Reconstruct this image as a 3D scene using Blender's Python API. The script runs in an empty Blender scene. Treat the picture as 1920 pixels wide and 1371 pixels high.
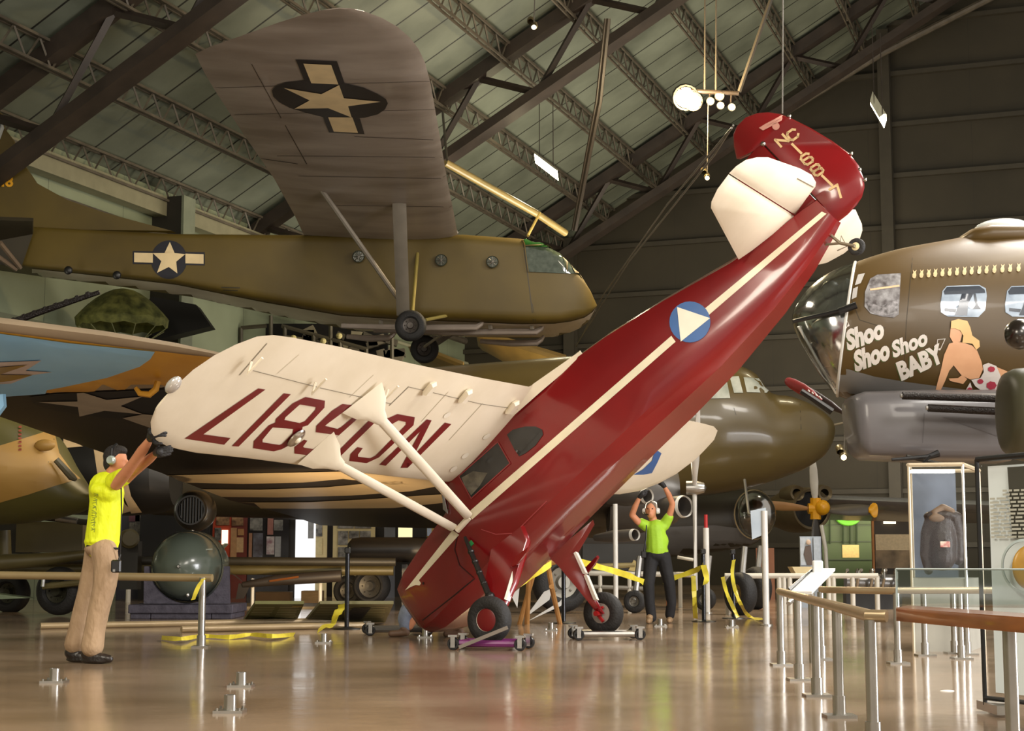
import bpy, bmesh, math, random
from math import sin, cos, tan, pi, radians as R, atan, atan2, sqrt
from mathutils import Vector as V, Matrix as M, Quaternion
from mathutils.bvhtree import BVHTree
from mathutils.geometry import tessellate_polygon
random.seed(7)
S = bpy.context.scene
COL = S.collection
# ---------------------------------------------------------------- camera, world, lights, exposure
FPX = 3000.0; CAMZ = 0.88
PIT = atan((1050 - 685.5) / FPX)
cd = bpy.data.cameras.new('camera'); cam = bpy.data.objects.new('camera', cd); COL.objects.link(cam)
cam.location = (0, 0, CAMZ); cam.rotation_euler = (pi / 2 + PIT, 0, 0)
cd.sensor_width = 36; cd.lens = 36 * FPX / 1920; cd.clip_start = .1; cd.clip_end = 400
S.camera = cam
S.view_settings.view_transform = 'Standard'; S.view_settings.look = 'None'
S.view_settings.gamma = 1; S.view_settings.exposure = 0.22; S.view_settings.use_curve_mapping = False
w = bpy.data.worlds.new('world'); S.world = w; w.use_nodes = True
w.node_tree.nodes['Background'].inputs[0].default_value = (1.0, .93, .82, 1)
w.node_tree.nodes['Background'].inputs[1].default_value = .62
def lamp(kind, loc, power, col=(1, .9, .75), size=1.0, to=None, sizey=None, spot=None, name='unseen_hall_light'):
    l = bpy.data.lights.new(name, kind); o = bpy.data.objects.new(name, l); COL.objects.link(o)
    o.location = loc; l.energy = power; l.color = col
    if kind == 'AREA':
        l.shape = 'RECTANGLE'; l.size = size; l.size_y = sizey or size
    elif kind == 'SPOT':
        l.spot_size = spot or 1.2; l.spot_blend = .6; l.shadow_soft_size = size
    else: l.shadow_soft_size = size
    if to is not None: o.rotation_euler = (V(to) - V(loc)).to_track_quat('-Z', 'Y').to_euler()
    return o
lamp('AREA', (-6, 4, 7.5), 900, (1, .9, .74), 4, (-2, 16, 1.5))
lamp('AREA', (5, 2, 8), 700, (1, .92, .8), 4, (2, 16, 1))
lamp('AREA', (-3, 24, 9.4), 500, (1, .88, .7), 3, (-3, 25, 0))
lamp('AREA', (10, 20, 12), 420, (1, .88, .68), 3, (7, 18, 0))
lamp('AREA', (14, 11, 1.9), 1500, (.97, .97, 1), 6, (1, 17.5, 1.2), 3.6, name='unseen_right_light')  # unseen low area light from the right, aimed under the red aircraft
lamp('AREA', (8, 11, 8.5), 900, (1, .96, .9), 3, (5, 13, 0))  # unseen lamp added above the right floor for bounce light
lamp('AREA', (9, 24, 9), 1000, (1, .95, .88), 3, (6, 23, 0))  # second lamp added over the right floor, bouncing light onto the belly
lamp('AREA', (4, 41, 4.0), 1300, (1, .9, .74), 6, (2, 44, 16), 6)  # unseen upward area light, added to brighten the roof
lamp('SPOT', (-2.6, 24, .25), 420, (1, .72, .4), .15, (-3.3, 27.5, 2.2), spot=1.5, name='added_upspot')  # spot added near the floor to warm the striped wing underside
lamp('SPOT', (-4.5, 20, .3), 260, (1, .7, .42), .1, (-2.9, 25.0, 9.2), spot=.12, name='added_upspot')  # narrow spot added to put a warm streak on the glider wing
lamp('AREA', (-14, 30, 3.0), 480, (1, .9, .75), 4, (-4, 40, 5))  # unseen low side light at left, aimed into the hall
lamp('AREA', (11, 46, 2.5), 700, (1, .85, .62), 5, (9, 52, 12))  # unseen low area light aimed up at the end wall
# ---------------------------------------------------------------- geometry of the view
C0 = V((0, 0, CAMZ)); FW = V((0, cos(PIT), sin(PIT))); UP = V((0, -sin(PIT), cos(PIT)))
def ray(u, v): return FW + (u - 960) / FPX * V((1, 0, 0)) - (v - 685.5) / FPX * UP
def at(u, v, y):
    d = ray(u, v); return C0 + d * (y / d.y)
def atz(u, v, z=0.0):
    d = ray(u, v); return C0 + d * ((z - CAMZ) / d.z)
def onp(u, v, p, n):
    d = ray(u, v); return C0 + d * ((V(p) - C0).dot(n) / d.dot(n))
# ---------------------------------------------------------------- materials
def lin(h):
    if not isinstance(h, str): return tuple(h) + (1,) if len(h) == 3 else h
    r = [int(h[i:i + 2], 16) / 255 for i in (0, 2, 4)]
    return tuple((c / 12.92 if c <= .04045 else ((c + .055) / 1.055) ** 2.4) for c in r) + (1,)
MC = {}
def mat(name, col='808080', rough=.5, metal=0, col2=None, scale=3, bump=0, bscale=20, emit=0, trans=0, ior=1.45, alpha=1, coat=0, stretch=(1, 1, 1), spec=.5):
    if name in MC: return MC[name]
    m = bpy.data.materials.new(name); MC[name] = m; m.use_nodes = True
    nt = m.node_tree; b = nt.nodes['Principled BSDF']; L = nt.links
    c = lin(col); b.inputs['Base Color'].default_value = c
    b.inputs['Roughness'].default_value = rough; b.inputs['Metallic'].default_value = metal
    b.inputs['Specular IOR Level'].default_value = spec
    b.inputs['Coat Weight'].default_value = coat; b.inputs['Coat Roughness'].default_value = .08
    tc = nt.nodes.new('ShaderNodeTexCoord'); mp = nt.nodes.new('ShaderNodeMapping'); mp.inputs['Scale'].default_value = stretch
    L.new(tc.outputs['Object'], mp.inputs[0])
    if emit:
        b.inputs['Emission Color'].default_value = c; b.inputs['Emission Strength'].default_value = emit
    else:
        n = nt.nodes.new('ShaderNodeTexNoise'); n.inputs['Scale'].default_value = scale; n.inputs['Detail'].default_value = 5
        L.new(mp.outputs[0], n.inputs['Vector'])
        rp = nt.nodes.new('ShaderNodeValToRGB'); L.new(n.outputs['Fac'], rp.inputs[0])
        c2 = lin(col2) if col2 else tuple(x * .82 for x in c[:3]) + (1,)
        rp.color_ramp.elements[0].position = .32; rp.color_ramp.elements[1].position = .68
        rp.color_ramp.elements[0].color = c2; rp.color_ramp.elements[1].color = c
        L.new(rp.outputs[0], b.inputs['Base Color'])
    if bump:
        n2 = nt.nodes.new('ShaderNodeTexNoise'); n2.inputs['Scale'].default_value = bscale; n2.inputs['Detail'].default_value = 3
        L.new(mp.outputs[0], n2.inputs['Vector'])
        bp = nt.nodes.new('ShaderNodeBump'); bp.inputs['Strength'].default_value = bump; bp.inputs['Distance'].default_value = .03
        L.new(n2.outputs['Fac'], bp.inputs['Height']); L.new(bp.outputs[0], b.inputs['Normal'])
    if trans:
        b.inputs['Transmission Weight'].default_value = trans; b.inputs['IOR'].default_value = ior
    if alpha < 1: b.inputs['Alpha'].default_value = alpha
    return m
def glassy(name, col='e8f0f0', mix=.12, tint='ffffff', rough=.03):
    """thin pane: mostly clear, a little glossy"""
    if name in MC: return MC[name]
    m = bpy.data.materials.new(name); MC[name] = m; m.use_nodes = True; nt = m.node_tree; nt.nodes.clear()
    o = nt.nodes.new('ShaderNodeOutputMaterial'); t = nt.nodes.new('ShaderNodeBsdfTransparent'); g = nt.nodes.new('ShaderNodeBsdfGlossy')
    t.inputs[0].default_value = lin(tint); g.inputs[0].default_value = lin(col); g.inputs['Roughness'].default_value = rough
    x = nt.nodes.new('ShaderNodeMixShader'); x.inputs[0].default_value = mix
    nt.links.new(t.outputs[0], x.inputs[1]); nt.links.new(g.outputs[0], x.inputs[2]); nt.links.new(x.outputs[0], o.inputs[0])
    return m
# ---------------------------------------------------------------- mesh builder
WM = {}
def frame(p, d, up=V((0, 0, 1))):
    """matrix whose Z runs along d"""
    z = V(d).normalized(); x = V(up).cross(z)
    if x.length < 1e-4: x = V((1, 0, 0)).cross(z)
    if x.length < 1e-4: x = V((0, 1, 0)).cross(z)
    x.normalize(); y = z.cross(x)
    return M(((x.x, y.x, z.x, p[0]), (x.y, y.y, z.y, p[1]), (x.z, y.z, z.z, p[2]), (0, 0, 0, 1)))
class G:
    def __init__(s, T=None): s.v = []; s.f = []; s.T = T
    def add(s, vs, fs):
        o = len(s.v)
        for p in vs:
            p = V(p); s.v.append(s.T @ p if s.T is not None else p)
        s.f += [tuple(i + o for i in f) for f in fs]; return s
    def rings(s, rs, cap=True, close=False):
        n = len(rs[0]); vs = [p for r in rs for p in r]; fs = []
        k = len(rs) if close else len(rs) - 1
        for i in range(k):
            a = i * n; b = ((i + 1) % len(rs)) * n
            for j in range(n):
                jj = (j + 1) % n; fs.append((a + j, a + jj, b + jj, b + j))
        if cap and not close:
            fs.append(tuple(range(n - 1, -1, -1))); fs.append(tuple(range(len(vs) - n, len(vs))))
        return s.add(vs, fs)
    def box(s, c, sz, rot=None, bev=0):
        hx, hy, hz = [q / 2 for q in sz]; c = V(c)
        if bev:
            b = min(bev, hx * .9, hy * .9, hz * .9); rs = []
            for z, i in ((-hz, b), (-hz + b, 0), (hz - b, 0), (hz, b)):
                x, y = hx - i, hy - i; k = b if i == 0 else b * .6
                rs.append([V(q) for q in ((-x + k, -y, z), (x - k, -y, z), (x, -y + k, z), (x, y - k, z), (x - k, y, z), (-x + k, y, z), (-x, y - k, z), (-x, -y + k, z))])
            if rot: rs = [[rot @ p for p in r] for r in rs]
            return s.rings([[c + p for p in r] for r in rs])
        vs = [V((x, y, z)) for x in (-hx, hx) for y in (-hy, hy) for z in (-hz, hz)]
        if rot: vs = [rot @ p for p in vs]
        return s.add([c + p for p in vs], [(0, 1, 3, 2), (4, 6, 7, 5), (0, 4, 5, 1), (2, 3, 7, 6), (0, 2, 6, 4), (1, 5, 7, 3)])
    def tube(s, pts, r, n=10, cap=True):
        pts = [V(p) for p in pts]; rr = r if isinstance(r, (list, tuple)) else [r] * len(pts); rs = []
        q = None
        for i, p in enumerate(pts):
            d = (pts[min(i + 1, len(pts) - 1)] - pts[max(i - 1, 0)]).normalized()
            if q is None: m = frame(p, d); q = m.to_3x3()
            else:
                z0 = q.col[2].copy(); rt = z0.rotation_difference(d); q = rt.to_matrix() @ q
            rs.append([p + q @ V((cos(2 * pi * k / n) * rr[i], sin(2 * pi * k / n) * rr[i], 0)) for k in range(n)])
        return s.rings(rs, cap)
    def lathe(s, prof, T=M(), n=24, cap=False):
        """prof: list of (radius, axial) ; axis = local Z of T"""
        return s.rings([[T @ V((cos(2 * pi * k / n) * max(r, 1e-4), sin(2 * pi * k / n) * max(r, 1e-4), z)) for k in range(n)] for r, z in prof], cap)
    def ball(s, c, r, n=16, m=10, rot=None):
        r = (r, r, r) if not isinstance(r, (tuple, list, V)) else r; c = V(c); rs = []
        for i in range(m + 1):
            a = -pi / 2 + pi * i / m; a = max(min(a, pi / 2 - .01), -pi / 2 + .01)
            ring = [V((cos(a) * cos(2 * pi * k / n) * r[0], cos(a) * sin(2 * pi * k / n) * r[1], sin(a) * r[2])) for k in range(n)]
            rs.append([c + (rot @ p if rot else p) for p in ring])
        return s.rings(rs, True)
    def slab(s, pts, d, mid=0.0):
        """flat outline (3D points) thickened by vector d, both ways; mid>0 rounds the edge by that inset ratio"""
        pts = [V(p) for p in pts]; d = V(d); n = len(pts)
        tr = tessellate_polygon([pts])
        if mid:
            c = sum(pts, V()) / n; q = [p + (c - p) * mid for p in pts]
            vs = [p - d for p in q] + [p for p in pts] + [p + d for p in q]
            fs = [tuple(t) for t in tr] + [tuple(i + 2 * n for i in reversed(t)) for t in tr]
            for l in (0, n):
                fs += [(l + i, l + (i + 1) % n, l + n + (i + 1) % n, l + n + i) for i in range(n)]
        else:
            vs = [p - d for p in pts] + [p + d for p in pts]
            fs = [tuple(t) for t in tr] + [tuple(i + n for i in reversed(t)) for t in tr] + [(i, (i + 1) % n, n + (i + 1) % n, n + i) for i in range(n)]
        return s.add(vs, fs)
    def ok(s, name, m, parent=None, smooth=35, **tags):
        me = bpy.data.meshes.new(name); P = WM.get(parent, M()) if parent is not None else M()
        base = None
        if parent is None and s.v:
            if tags.get('kind') == 'structure': base = V((0, 0, 0))
            else:
                xs = [p.x for p in s.v]; ys = [p.y for p in s.v]
                base = V(((min(xs) + max(xs)) / 2, (min(ys) + max(ys)) / 2, min(p.z for p in s.v)))
            P = M.Translation(base)
        I = P.inverted()
        me.from_pydata([I @ p for p in s.v], [], s.f); me.validate()
        bm = bmesh.new(); bm.from_mesh(me); bmesh.ops.remove_doubles(bm, verts=bm.verts, dist=1e-5); bmesh.ops.recalc_face_normals(bm, faces=bm.faces); bm.to_mesh(me); bm.free()
        for p in me.polygons: p.use_smooth = True
        me.set_sharp_from_angle(angle=R(smooth))
        o = bpy.data.objects.new(name, me); COL.objects.link(o)
        for k in (m if isinstance(m, list) else [m]): me.materials.append(k)
        if parent is not None: o.parent = parent
        elif base is not None: o.location = base
        WM[o] = P
        tag(o, **tags); return o
def tag(o, label=None, cat=None, group=None, kind=None):
    if label: o['label'] = label
    if cat: o['category'] = cat
    if group: o['group'] = group
    if kind: o['kind'] = kind
    return o
def thing(name, label, cat, T=None, group=None):
    o = bpy.data.objects.new(name, None); COL.objects.link(o); o.empty_display_size = .2
    T = M.Translation(V(T)) if T is not None and not isinstance(T, M) else (T or M())
    o.matrix_world = T; WM[o] = T
    return tag(o, label, cat, group)
def dup(o, T, label=None):
    """copy a thing with its parts; T = new world matrix or location"""
    T = M.Translation(V(T)) if not isinstance(T, M) else T
    r = o.copy(); COL.objects.link(r); r.matrix_world = T; WM[r] = T
    if label: r['label'] = label
    for ch in list(o.children):
        c = ch.copy(); COL.objects.link(c); c.parent = r
        for g in list(ch.children):
            d = g.copy(); COL.objects.link(d); d.parent = c
    return r
def cat_rom(keys, sub=4):
    """keys: list of equal-length number tuples; returns a smooth denser list"""
    out = []
    for i in range(len(keys) - 1):
        p0 = keys[max(i - 1, 0)]; p1 = keys[i]; p2 = keys[i + 1]; p3 = keys[min(i + 2, len(keys) - 1)]
        for k in range(sub):
            t = k / sub
            out.append(tuple(.5 * ((2 * b) + (-a + c) * t + (2 * a - 5 * b + 4 * c - d) * t * t + (-a + 3 * b - 3 * c + d) * t ** 3) for a, b, c, d in zip(p0, p1, p2, p3)))
    out.append(tuple(keys[-1])); return out
def sup(w, h, e=2.0, n=28):
    """superellipse outline"""
    r = []
    for k in range(n):
        a = 2 * pi * k / n; c, s_ = cos(a), sin(a)
        r.append((math.copysign(abs(c) ** (2 / e), c) * w, math.copysign(abs(s_) ** (2 / e), s_) * h))
    return r
def foil(n=9):
    """unit aerofoil outline: x 0 (leading) .. 1 (trailing), z in units of thickness"""
    up = []; lo = []
    for i in range(n + 1):
        x = .5 * (1 - cos(pi * i / n)); t = 5 * (.2969 * sqrt(x) - .126 * x - .3516 * x * x + .2843 * x ** 3 - .1036 * x ** 4)
        up.append((x, t * 1.25)); lo.append((x, -t * .75))
    return up + lo[-2:0:-1]
def wing(g, secs, fx):
    """secs: (span, lead, trail, z, thick); fx(lead-trail coordinate, span, z) -> point"""
    F = foil(); g.rings([[fx(le + (te - le) * x, y, z + zz * th) for x, zz in F] for y, le, te, z, th in secs]); return g
# ---------------------------------------------------------------- painted marks wrapped onto a surface
def bvh(objs):
    vs = []; fs = []
    for o in objs:
        b = len(vs); P = WM[o]; vs += [P @ v.co for v in o.data.vertices]; fs += [tuple(b + i for i in p.vertices) for p in o.data.polygons]
    return BVHTree.FromPolygons(vs, fs)
def mark(name, polys, B, m, parent, off=.004, grid=14, each=False, **tags):
    """polys: outlines as seen from the viewpoint [(outer, hole, ...)]; laid on the surface as paint"""
    if each: return [mark(name, [q_], B, m, parent, off, grid, **tags) for q_ in polys][0]
    bm = bmesh.new()
    for pl in polys:
        loops = pl if isinstance(pl[0][0], (tuple, list)) else [pl]
        lv = [[V((p[0], p[1], 0)) for p in l] for l in loops]; flat = [p for l in lv for p in l]
        vs = [bm.verts.new(p) for p in flat]
        for t in tessellate_polygon(lv):
            try: bm.faces.new([vs[i] for i in t])
            except ValueError: pass
    us = [v.co.x for v in bm.verts]; ws = [v.co.y for v in bm.verts]
    for ax, lo, hi in ((0, min(us), max(us)), (1, min(ws), max(ws))):
        k = lo + grid
        while k < hi:
            c = V((k, 0, 0)) if ax == 0 else V((0, k, 0)); no = V((1, 0, 0)) if ax == 0 else V((0, 1, 0))
            bmesh.ops.bisect_plane(bm, geom=bm.verts[:] + bm.edges[:] + bm.faces[:], plane_co=c, plane_no=no); k += grid
    dead = []; I = WM[parent].inverted(); ts = []; miss = []
    for v in bm.verts:
        d = ray(v.co.x, v.co.y).normalized(); h = B.ray_cast(C0, d)
        if h[0] is None: miss.append((v, d, v.co.x, v.co.y)); continue
        ts.append((v.co.x, v.co.y, (h[0] - C0).length))
        n = h[1] if h[1].dot(d) < 0 else -h[1]
        v.co = I @ (h[0] + n * off - d * off * .3)
    for v, d, mu, mv in miss:      # past the rim of the surface: wrap on to the nearest point
        if not ts: dead.append(v); continue
        L_ = min(ts, key=lambda t: (t[0] - mu) ** 2 + (t[1] - mv) ** 2)
        q_ = B.find_nearest(C0 + d * L_[2])
        if (t2 := (L_[0] - mu) ** 2 + (L_[1] - mv) ** 2) > 700 or q_[0] is None: dead.append(v); continue
        v.co = I @ (q_[0] + q_[1] * off * .5)
    bmesh.ops.delete(bm, geom=dead, context='VERTS')
    me = bpy.data.meshes.new(name); bm.to_mesh(me); bm.free(); me.materials.append(m)
    for p in me.polygons: p.use_smooth = True
    o = bpy.data.objects.new(name, me); COL.objects.link(o); o.parent = parent; WM[o] = WM[parent]
    return tag(o, **tags)
def circ(u, v, a, b=None, n=28, rot=0): 
    b = b or a; return [(u + a * cos(2 * pi * k / n) * cos(rot) - b * sin(2 * pi * k / n) * sin(rot), v + a * cos(2 * pi * k / n) * sin(rot) + b * sin(2 * pi * k / n) * cos(rot)) for k in range(n)]
def thick(pts, w, tip=True):
    """polyline of width w -> outline pieces"""
    out = []
    for (a, b), (c, d) in zip(pts, pts[1:]):
        l = math.hypot(c - a, d - b) or 1; nx, ny = -(d - b) / l * w / 2, (c - a) / l * w / 2
        ex, ey = (c - a) / l * w / 2 * tip * .8, (d - b) / l * w / 2 * tip * .8
        out.append([(a + nx - ex, b + ny - ey), (c + nx + ex, d + ny + ey), (c - nx + ex, d - ny + ey), (a - nx - ex, b - ny - ey)])
    return out
def aff(o, x, y):
    """map unit x,y to picture: origin o, x axis vector, y (up) axis vector"""
    return lambda p: (o[0] + x[0] * p[0] + y[0] * p[1], o[1] + x[1] * p[0] + y[1] * p[1])
def font_polys(txt, f, bold=.0, sx=1):
    """triangles of a text, mapped by f from font units (height ~.7)"""
    c = bpy.data.curves.new('t', 'FONT'); c.body = txt; c.offset = bold; c.resolution_u = 3
    o = bpy.data.objects.new('t', c); COL.objects.link(o)
    dg = bpy.context.evaluated_depsgraph_get(); dg.update(); me = bpy.data.meshes.new_from_object(o.evaluated_get(dg))
    r = [[f((me.vertices[i].co.x * sx, me.vertices[i].co.y)) for i in p.vertices] for p in me.polygons]
    bpy.data.objects.remove(o); bpy.data.curves.remove(c); bpy.data.meshes.remove(me); return r
def star(u, v, f=None, r=1, k=.382, rot=0):
    return [(u + (r if i % 2 == 0 else r * k) * sin(pi * i / 5 + rot), v + (r if i % 2 == 0 else r * k) * cos(pi * i / 5 + rot)) for i in range(10)]
def flatmark(name, polys, fx, m, parent, **tags):
    """outlines in a flat panel's own coordinates, fx maps (x, y) to a point"""
    g = G()
    for pl in polys:
        loops = pl if isinstance(pl[0][0], (tuple, list)) else [pl]
        lv = [[V((p[0], p[1], 0)) for p in l] for l in loops]; flat = [p for l in lv for p in l]
        g.add([fx(p.x, p.y) for p in flat], [tuple(t) for t in tessellate_polygon(lv)])
    return g.ok(name, m, parent, **tags)
def blob(name, m, parent, chains=(), balls=(), voxel=.012, smooth=4, boxes=()):
    """one continuous skin grown over joints: chains of (point, radius), ellipsoids (centre, radii, rotation)"""
    g = G()
    for ch in chains:
        for (p, r), (q, s_) in zip(ch, ch[1:]):
            g.tube([p, V(p).lerp(V(q), .5), q], [r, (r + s_) / 2, s_], 12)
        for p, r in ch: g.ball(p, r, 12, 8)
    for b in balls: g.ball(b[0], b[1], 16, 10, b[2] if len(b) > 2 else None)
    for b in boxes: g.box(*b)
    me = bpy.data.meshes.new('t'); P = WM[parent]; I = P.inverted(); me.from_pydata([I @ p for p in g.v], [], g.f)
    o = bpy.data.objects.new('t', me); COL.objects.link(o)
    r = o.modifiers.new('r', 'REMESH'); r.mode = 'VOXEL'; r.voxel_size = voxel
    q = o.modifiers.new('s', 'SMOOTH'); q.factor = .5; q.iterations = smooth
    dg = bpy.context.evaluated_depsgraph_get(); dg.update(); n = bpy.data.meshes.new_from_object(o.evaluated_get(dg)); bpy.data.objects.remove(o)
    n.name = name; n.materials.clear(); n.materials.append(m)
    for p in n.polygons: p.use_smooth = True
    k = bpy.data.objects.new(name, n); COL.objects.link(k); k.parent = parent; WM[k] = P
    return k
# ================================================================ the hangar
AX = V((cos(R(20)), -sin(R(20)), 0)); BX = V((sin(R(20)), cos(R(20)), 0)); EAVE = 10.3; SL = .573
CN = V((-1.88, 60, 0))
def hp(s, t, z): return CN + AX * s + BX * t + V((0, 0, z))
def roofz(s): return EAVE + SL * s
def floor_mat():
    m = mat('polished_concrete', 'a6907a', .16, col2='7a6650', scale=.45)
    nt = m.node_tree; b = nt.nodes['Principled BSDF']; L = nt.links
    n = nt.nodes.new('ShaderNodeTexNoise'); n.inputs['Scale'].default_value = 1.3; n.inputs['Detail'].default_value = 6
    tc = nt.nodes['Texture Coordinate']; mp = nt.nodes.new('ShaderNodeMapping'); mp.inputs['Scale'].default_value = (.35, 1.2, 1)
    L.new(tc.outputs['Object'], mp.inputs[0]); L.new(mp.outputs[0], n.inputs['Vector'])
    mr = nt.nodes.new('ShaderNodeMapRange'); mr.inputs[3].default_value = .06; mr.inputs[4].default_value = .2
    L.new(n.outputs['Fac'], mr.inputs[0]); L.new(mr.outputs[0], b.inputs['Roughness'])
    n2 = nt.nodes.new('ShaderNodeTexNoise'); n2.inputs['Scale'].default_value = 5; n2.inputs['Detail'].default_value = 4
    L.new(tc.outputs['Object'], n2.inputs['Vector'])
    bp = nt.nodes.new('ShaderNodeBump'); bp.inputs['Strength'].default_value = .12; bp.inputs['Distance'].default_value = .01
    L.new(n2.outputs['Fac'], bp.inputs['Height']); L.new(bp.outputs[0], b.inputs['Normal'])
    b.inputs['Specular IOR Level'].default_value = .75
    return m
G().add([(-45, -12, 0), (60, -12, 0), (60, 85, 0), (-45, 85, 0)], [(0, 1, 2, 3)]).ok('floor', floor_mat(), kind='structure')
def panel_mat(name, c, c2, ex, sp, seamc='201d14', w=.012, rough=.6):
    """sheeting with seams every sp metres along direction ex"""
    m = mat(name, c, rough, col2=c2, scale=.5, bump=.25, bscale=2.2)
    nt = m.node_tree; L = nt.links; b = nt.nodes['Principled BSDF']; src = b.inputs['Base Color'].links[0].from_socket
    tc = nt.nodes['Texture Coordinate']; d = nt.nodes.new('ShaderNodeVectorMath'); d.operation = 'DOT_PRODUCT'; d.inputs[1].default_value = tuple(ex / sp)
    L.new(tc.outputs['Object'], d.inputs[0]); f = nt.nodes.new('ShaderNodeMath'); f.operation = 'FRACT'; L.new(d.outputs['Value'], f.inputs[0])
    g = nt.nodes.new('ShaderNodeMath'); g.operation = 'LESS_THAN'; g.inputs[1].default_value = w / sp; L.new(f.outputs[0], g.inputs[0])
    x = nt.nodes.new('ShaderNodeMix'); x.data_type = 'RGBA'; L.new(g.outputs[0], x.inputs[0]); L.new(src, x.inputs[6]); x.inputs[7].default_value = lin(seamc)
    L.new(x.outputs[2], b.inputs['Base Color']); return m
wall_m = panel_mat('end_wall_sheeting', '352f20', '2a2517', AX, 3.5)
side_m = panel_mat('side_wall_sheeting', '8d957a', '7c846a', BX, 3.0)  # same panels as the end wall; stronger light painted in as paler sage
roof_m = panel_mat('roof_insulation', '767c6c', '565b4e', BX, 1.25, '23221c', .06)
steel = mat('brown_steel', '3b322b', .45, col2='2e2722', scale=2)
steel2 = mat('grey_joist_steel', '5f574a', .5, col2='484136', scale=3)
girt_m = mat('girt_steel', '3a3529', .5)
# end wall: a gabled slab; side wall; roof slab
SR = 34
g = G(); pts = [(0, 0), (0, EAVE), (SR, roofz(SR)), (2 * SR, EAVE), (2 * SR, 0)]
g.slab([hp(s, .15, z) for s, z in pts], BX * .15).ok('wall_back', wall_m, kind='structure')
g = G(); g.slab([hp(0, 0, 0), hp(0, -95, 0), hp(0, -95, EAVE), hp(0, 0, EAVE)], AX * -.0 + AX * .1).ok('wall_left', side_m, kind='structure')
g = G(); n = V((0, 0, .12))
g.slab([hp(0, 0, EAVE + .12), hp(0, -95, EAVE + .12), hp(SR, -95, roofz(SR) + .12), hp(SR, 0, roofz(SR) + .12)], n).ok('ceiling', roof_m, kind='structure')
# girts (horizontal rails) and columns on the end wall
z = 1.3; k = 0
while z < 27:
    s0 = max(0, (z - EAVE) / SL)
    G().slab([hp(s0, -.1, z), hp(46, -.1, z), hp(46, -.1, z + .16), hp(s0, -.1, z + .16)], BX * .09).ok('wall_girt', girt_m, kind='structure'); z += 1.82
for s in (4.44, 15.95, 27.5):
    g = G(); h = roofz(s) - .2
    for dt, dd in ((-.2, .04), (-.62, .04)):
        g.slab([hp(s - .2, dt, 0), hp(s + .2, dt, 0), hp(s + .2, dt, h), hp(s - .2, dt, h)], BX * dd)
    g.slab([hp(s, -.2, 0), hp(s, -.62, 0), hp(s, -.62, h), hp(s, -.2, h)], AX * .03)
    g.ok('column', girt_m, kind='structure')
# rake brace pipe along the end wall and its struts
G().tube([hp(4.44, -.9, 12.0), hp(10.2, -.9, 15.3)], .13).ok('rake_brace', steel2, kind='structure')
G().tube([hp(10.2, -.9, 15.3), hp(15.95, -.9, 18.3)], .13).ok('rake_brace', steel2, kind='structure')
G().tube([hp(15.95, -.9, 18.3), hp(20, -.9, 20.0)], .13).ok('rake_brace', steel2, kind='structure')
def truss(t, name='roof_truss'):
    """sloping girder under the roof: top chord, bottom chord, web"""
    g = G(); s1 = 32
    zr = lambda s, d: roofz(s) - d
    def chord(d, hw, hh):
        g.rings([[hp(s, t - hw, zr(s, d) - hh), hp(s, t + hw, zr(s, d) - hh), hp(s, t + hw, zr(s, d) + hh), hp(s, t - hw, zr(s, d) + hh)] for s in (0, s1)])
    chord(.35, .22, .2); chord(2.05, .28, .14)
    s = .6; up = True
    while s < s1 - 2:
        a, b = (hp(s, t, zr(s, .45)), hp(s + 1.7, t, zr(s + 1.7, 2.0))) if up else (hp(s, t, zr(s, 2.0)), hp(s + 1.5, t, zr(s + 1.5, .45)))
        g.tube([a, b], .1, 4); s += 1.7 if up else 1.5; up = not up
    g.ok(name, steel, kind='structure')
for t in (-4.0, -16.4, -28.8, -41.2): truss(t)
def joist(s, t0, t1, rod=True):
    """open web bar joist running along the building"""
    g = G(); z = roofz(s) - .08; d = .62
    for zz in (z - .06, z - d):
        for ds in (-.07, .07): g.box((hp(s + ds, (t0 + t1) / 2, zz)), (.05, abs(t1 - t0), .06), M.Rotation(R(-20), 3, 'Z'))
    t = t0; up = True; st = .42
    while t < t1 - st:
        g.tube([hp(s, t, z - (.06 if up else d)), hp(s, t + st, z - (d if up else .06))], .028, 4); t += st; up = not up
    g.ok('ceiling_joist', steel2, kind='structure')
for i in range(13):
    joist(.5 + 1.85 * i, -41 if i < 5 else -31, -.3)
# beam along the eave on the side wall, pipes and brackets
def eline(s, z, t0, t1, r, nm, m): G().tube([hp(s, t0, z), hp(s, t1, z)], r, 8).ok(nm, m, kind='structure')
G().box(hp(.35, -30, EAVE - .55), (.35, 60, .5), M.Rotation(R(-20), 3, 'Z')).ok('eave_beam', mat('eave_paint', '8a866c', .5), kind='structure')
eline(.5, EAVE - 1.35, -60, -1, .13, 'eave_pipe', steel2)
eline(.6, EAVE - 2.2, -60, -1, .06, 'eave_pipe', mat('pale_pipe', 'a5a488', .4))
for t in (-12, -21.2, -31.2, -41):
    g = G(); g.box(hp(.5, t, (EAVE - .3) / 2), (.9, .5, EAVE - .3), M.Rotation(R(-20), 3, 'Z')); g.ok('side_column', mat('dark_column', '2c2820', .6), kind='structure')
    G().box(hp(1.0, t, (EAVE - .3) / 2), (.07, .55, EAVE - .3), M.Rotation(R(-20), 3, 'Z')).ok('side_column', mat('pale_column', '7e8470', .5), kind='structure')
z = 2
for z in (2.2, 4.2, 6.1): G().box(hp(.22, -35, z), (.2, 70, .15), M.Rotation(R(-20), 3, 'Z')).ok('wall_girt', mat('side_girt', '6a6e58', .5), kind='structure')
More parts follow.
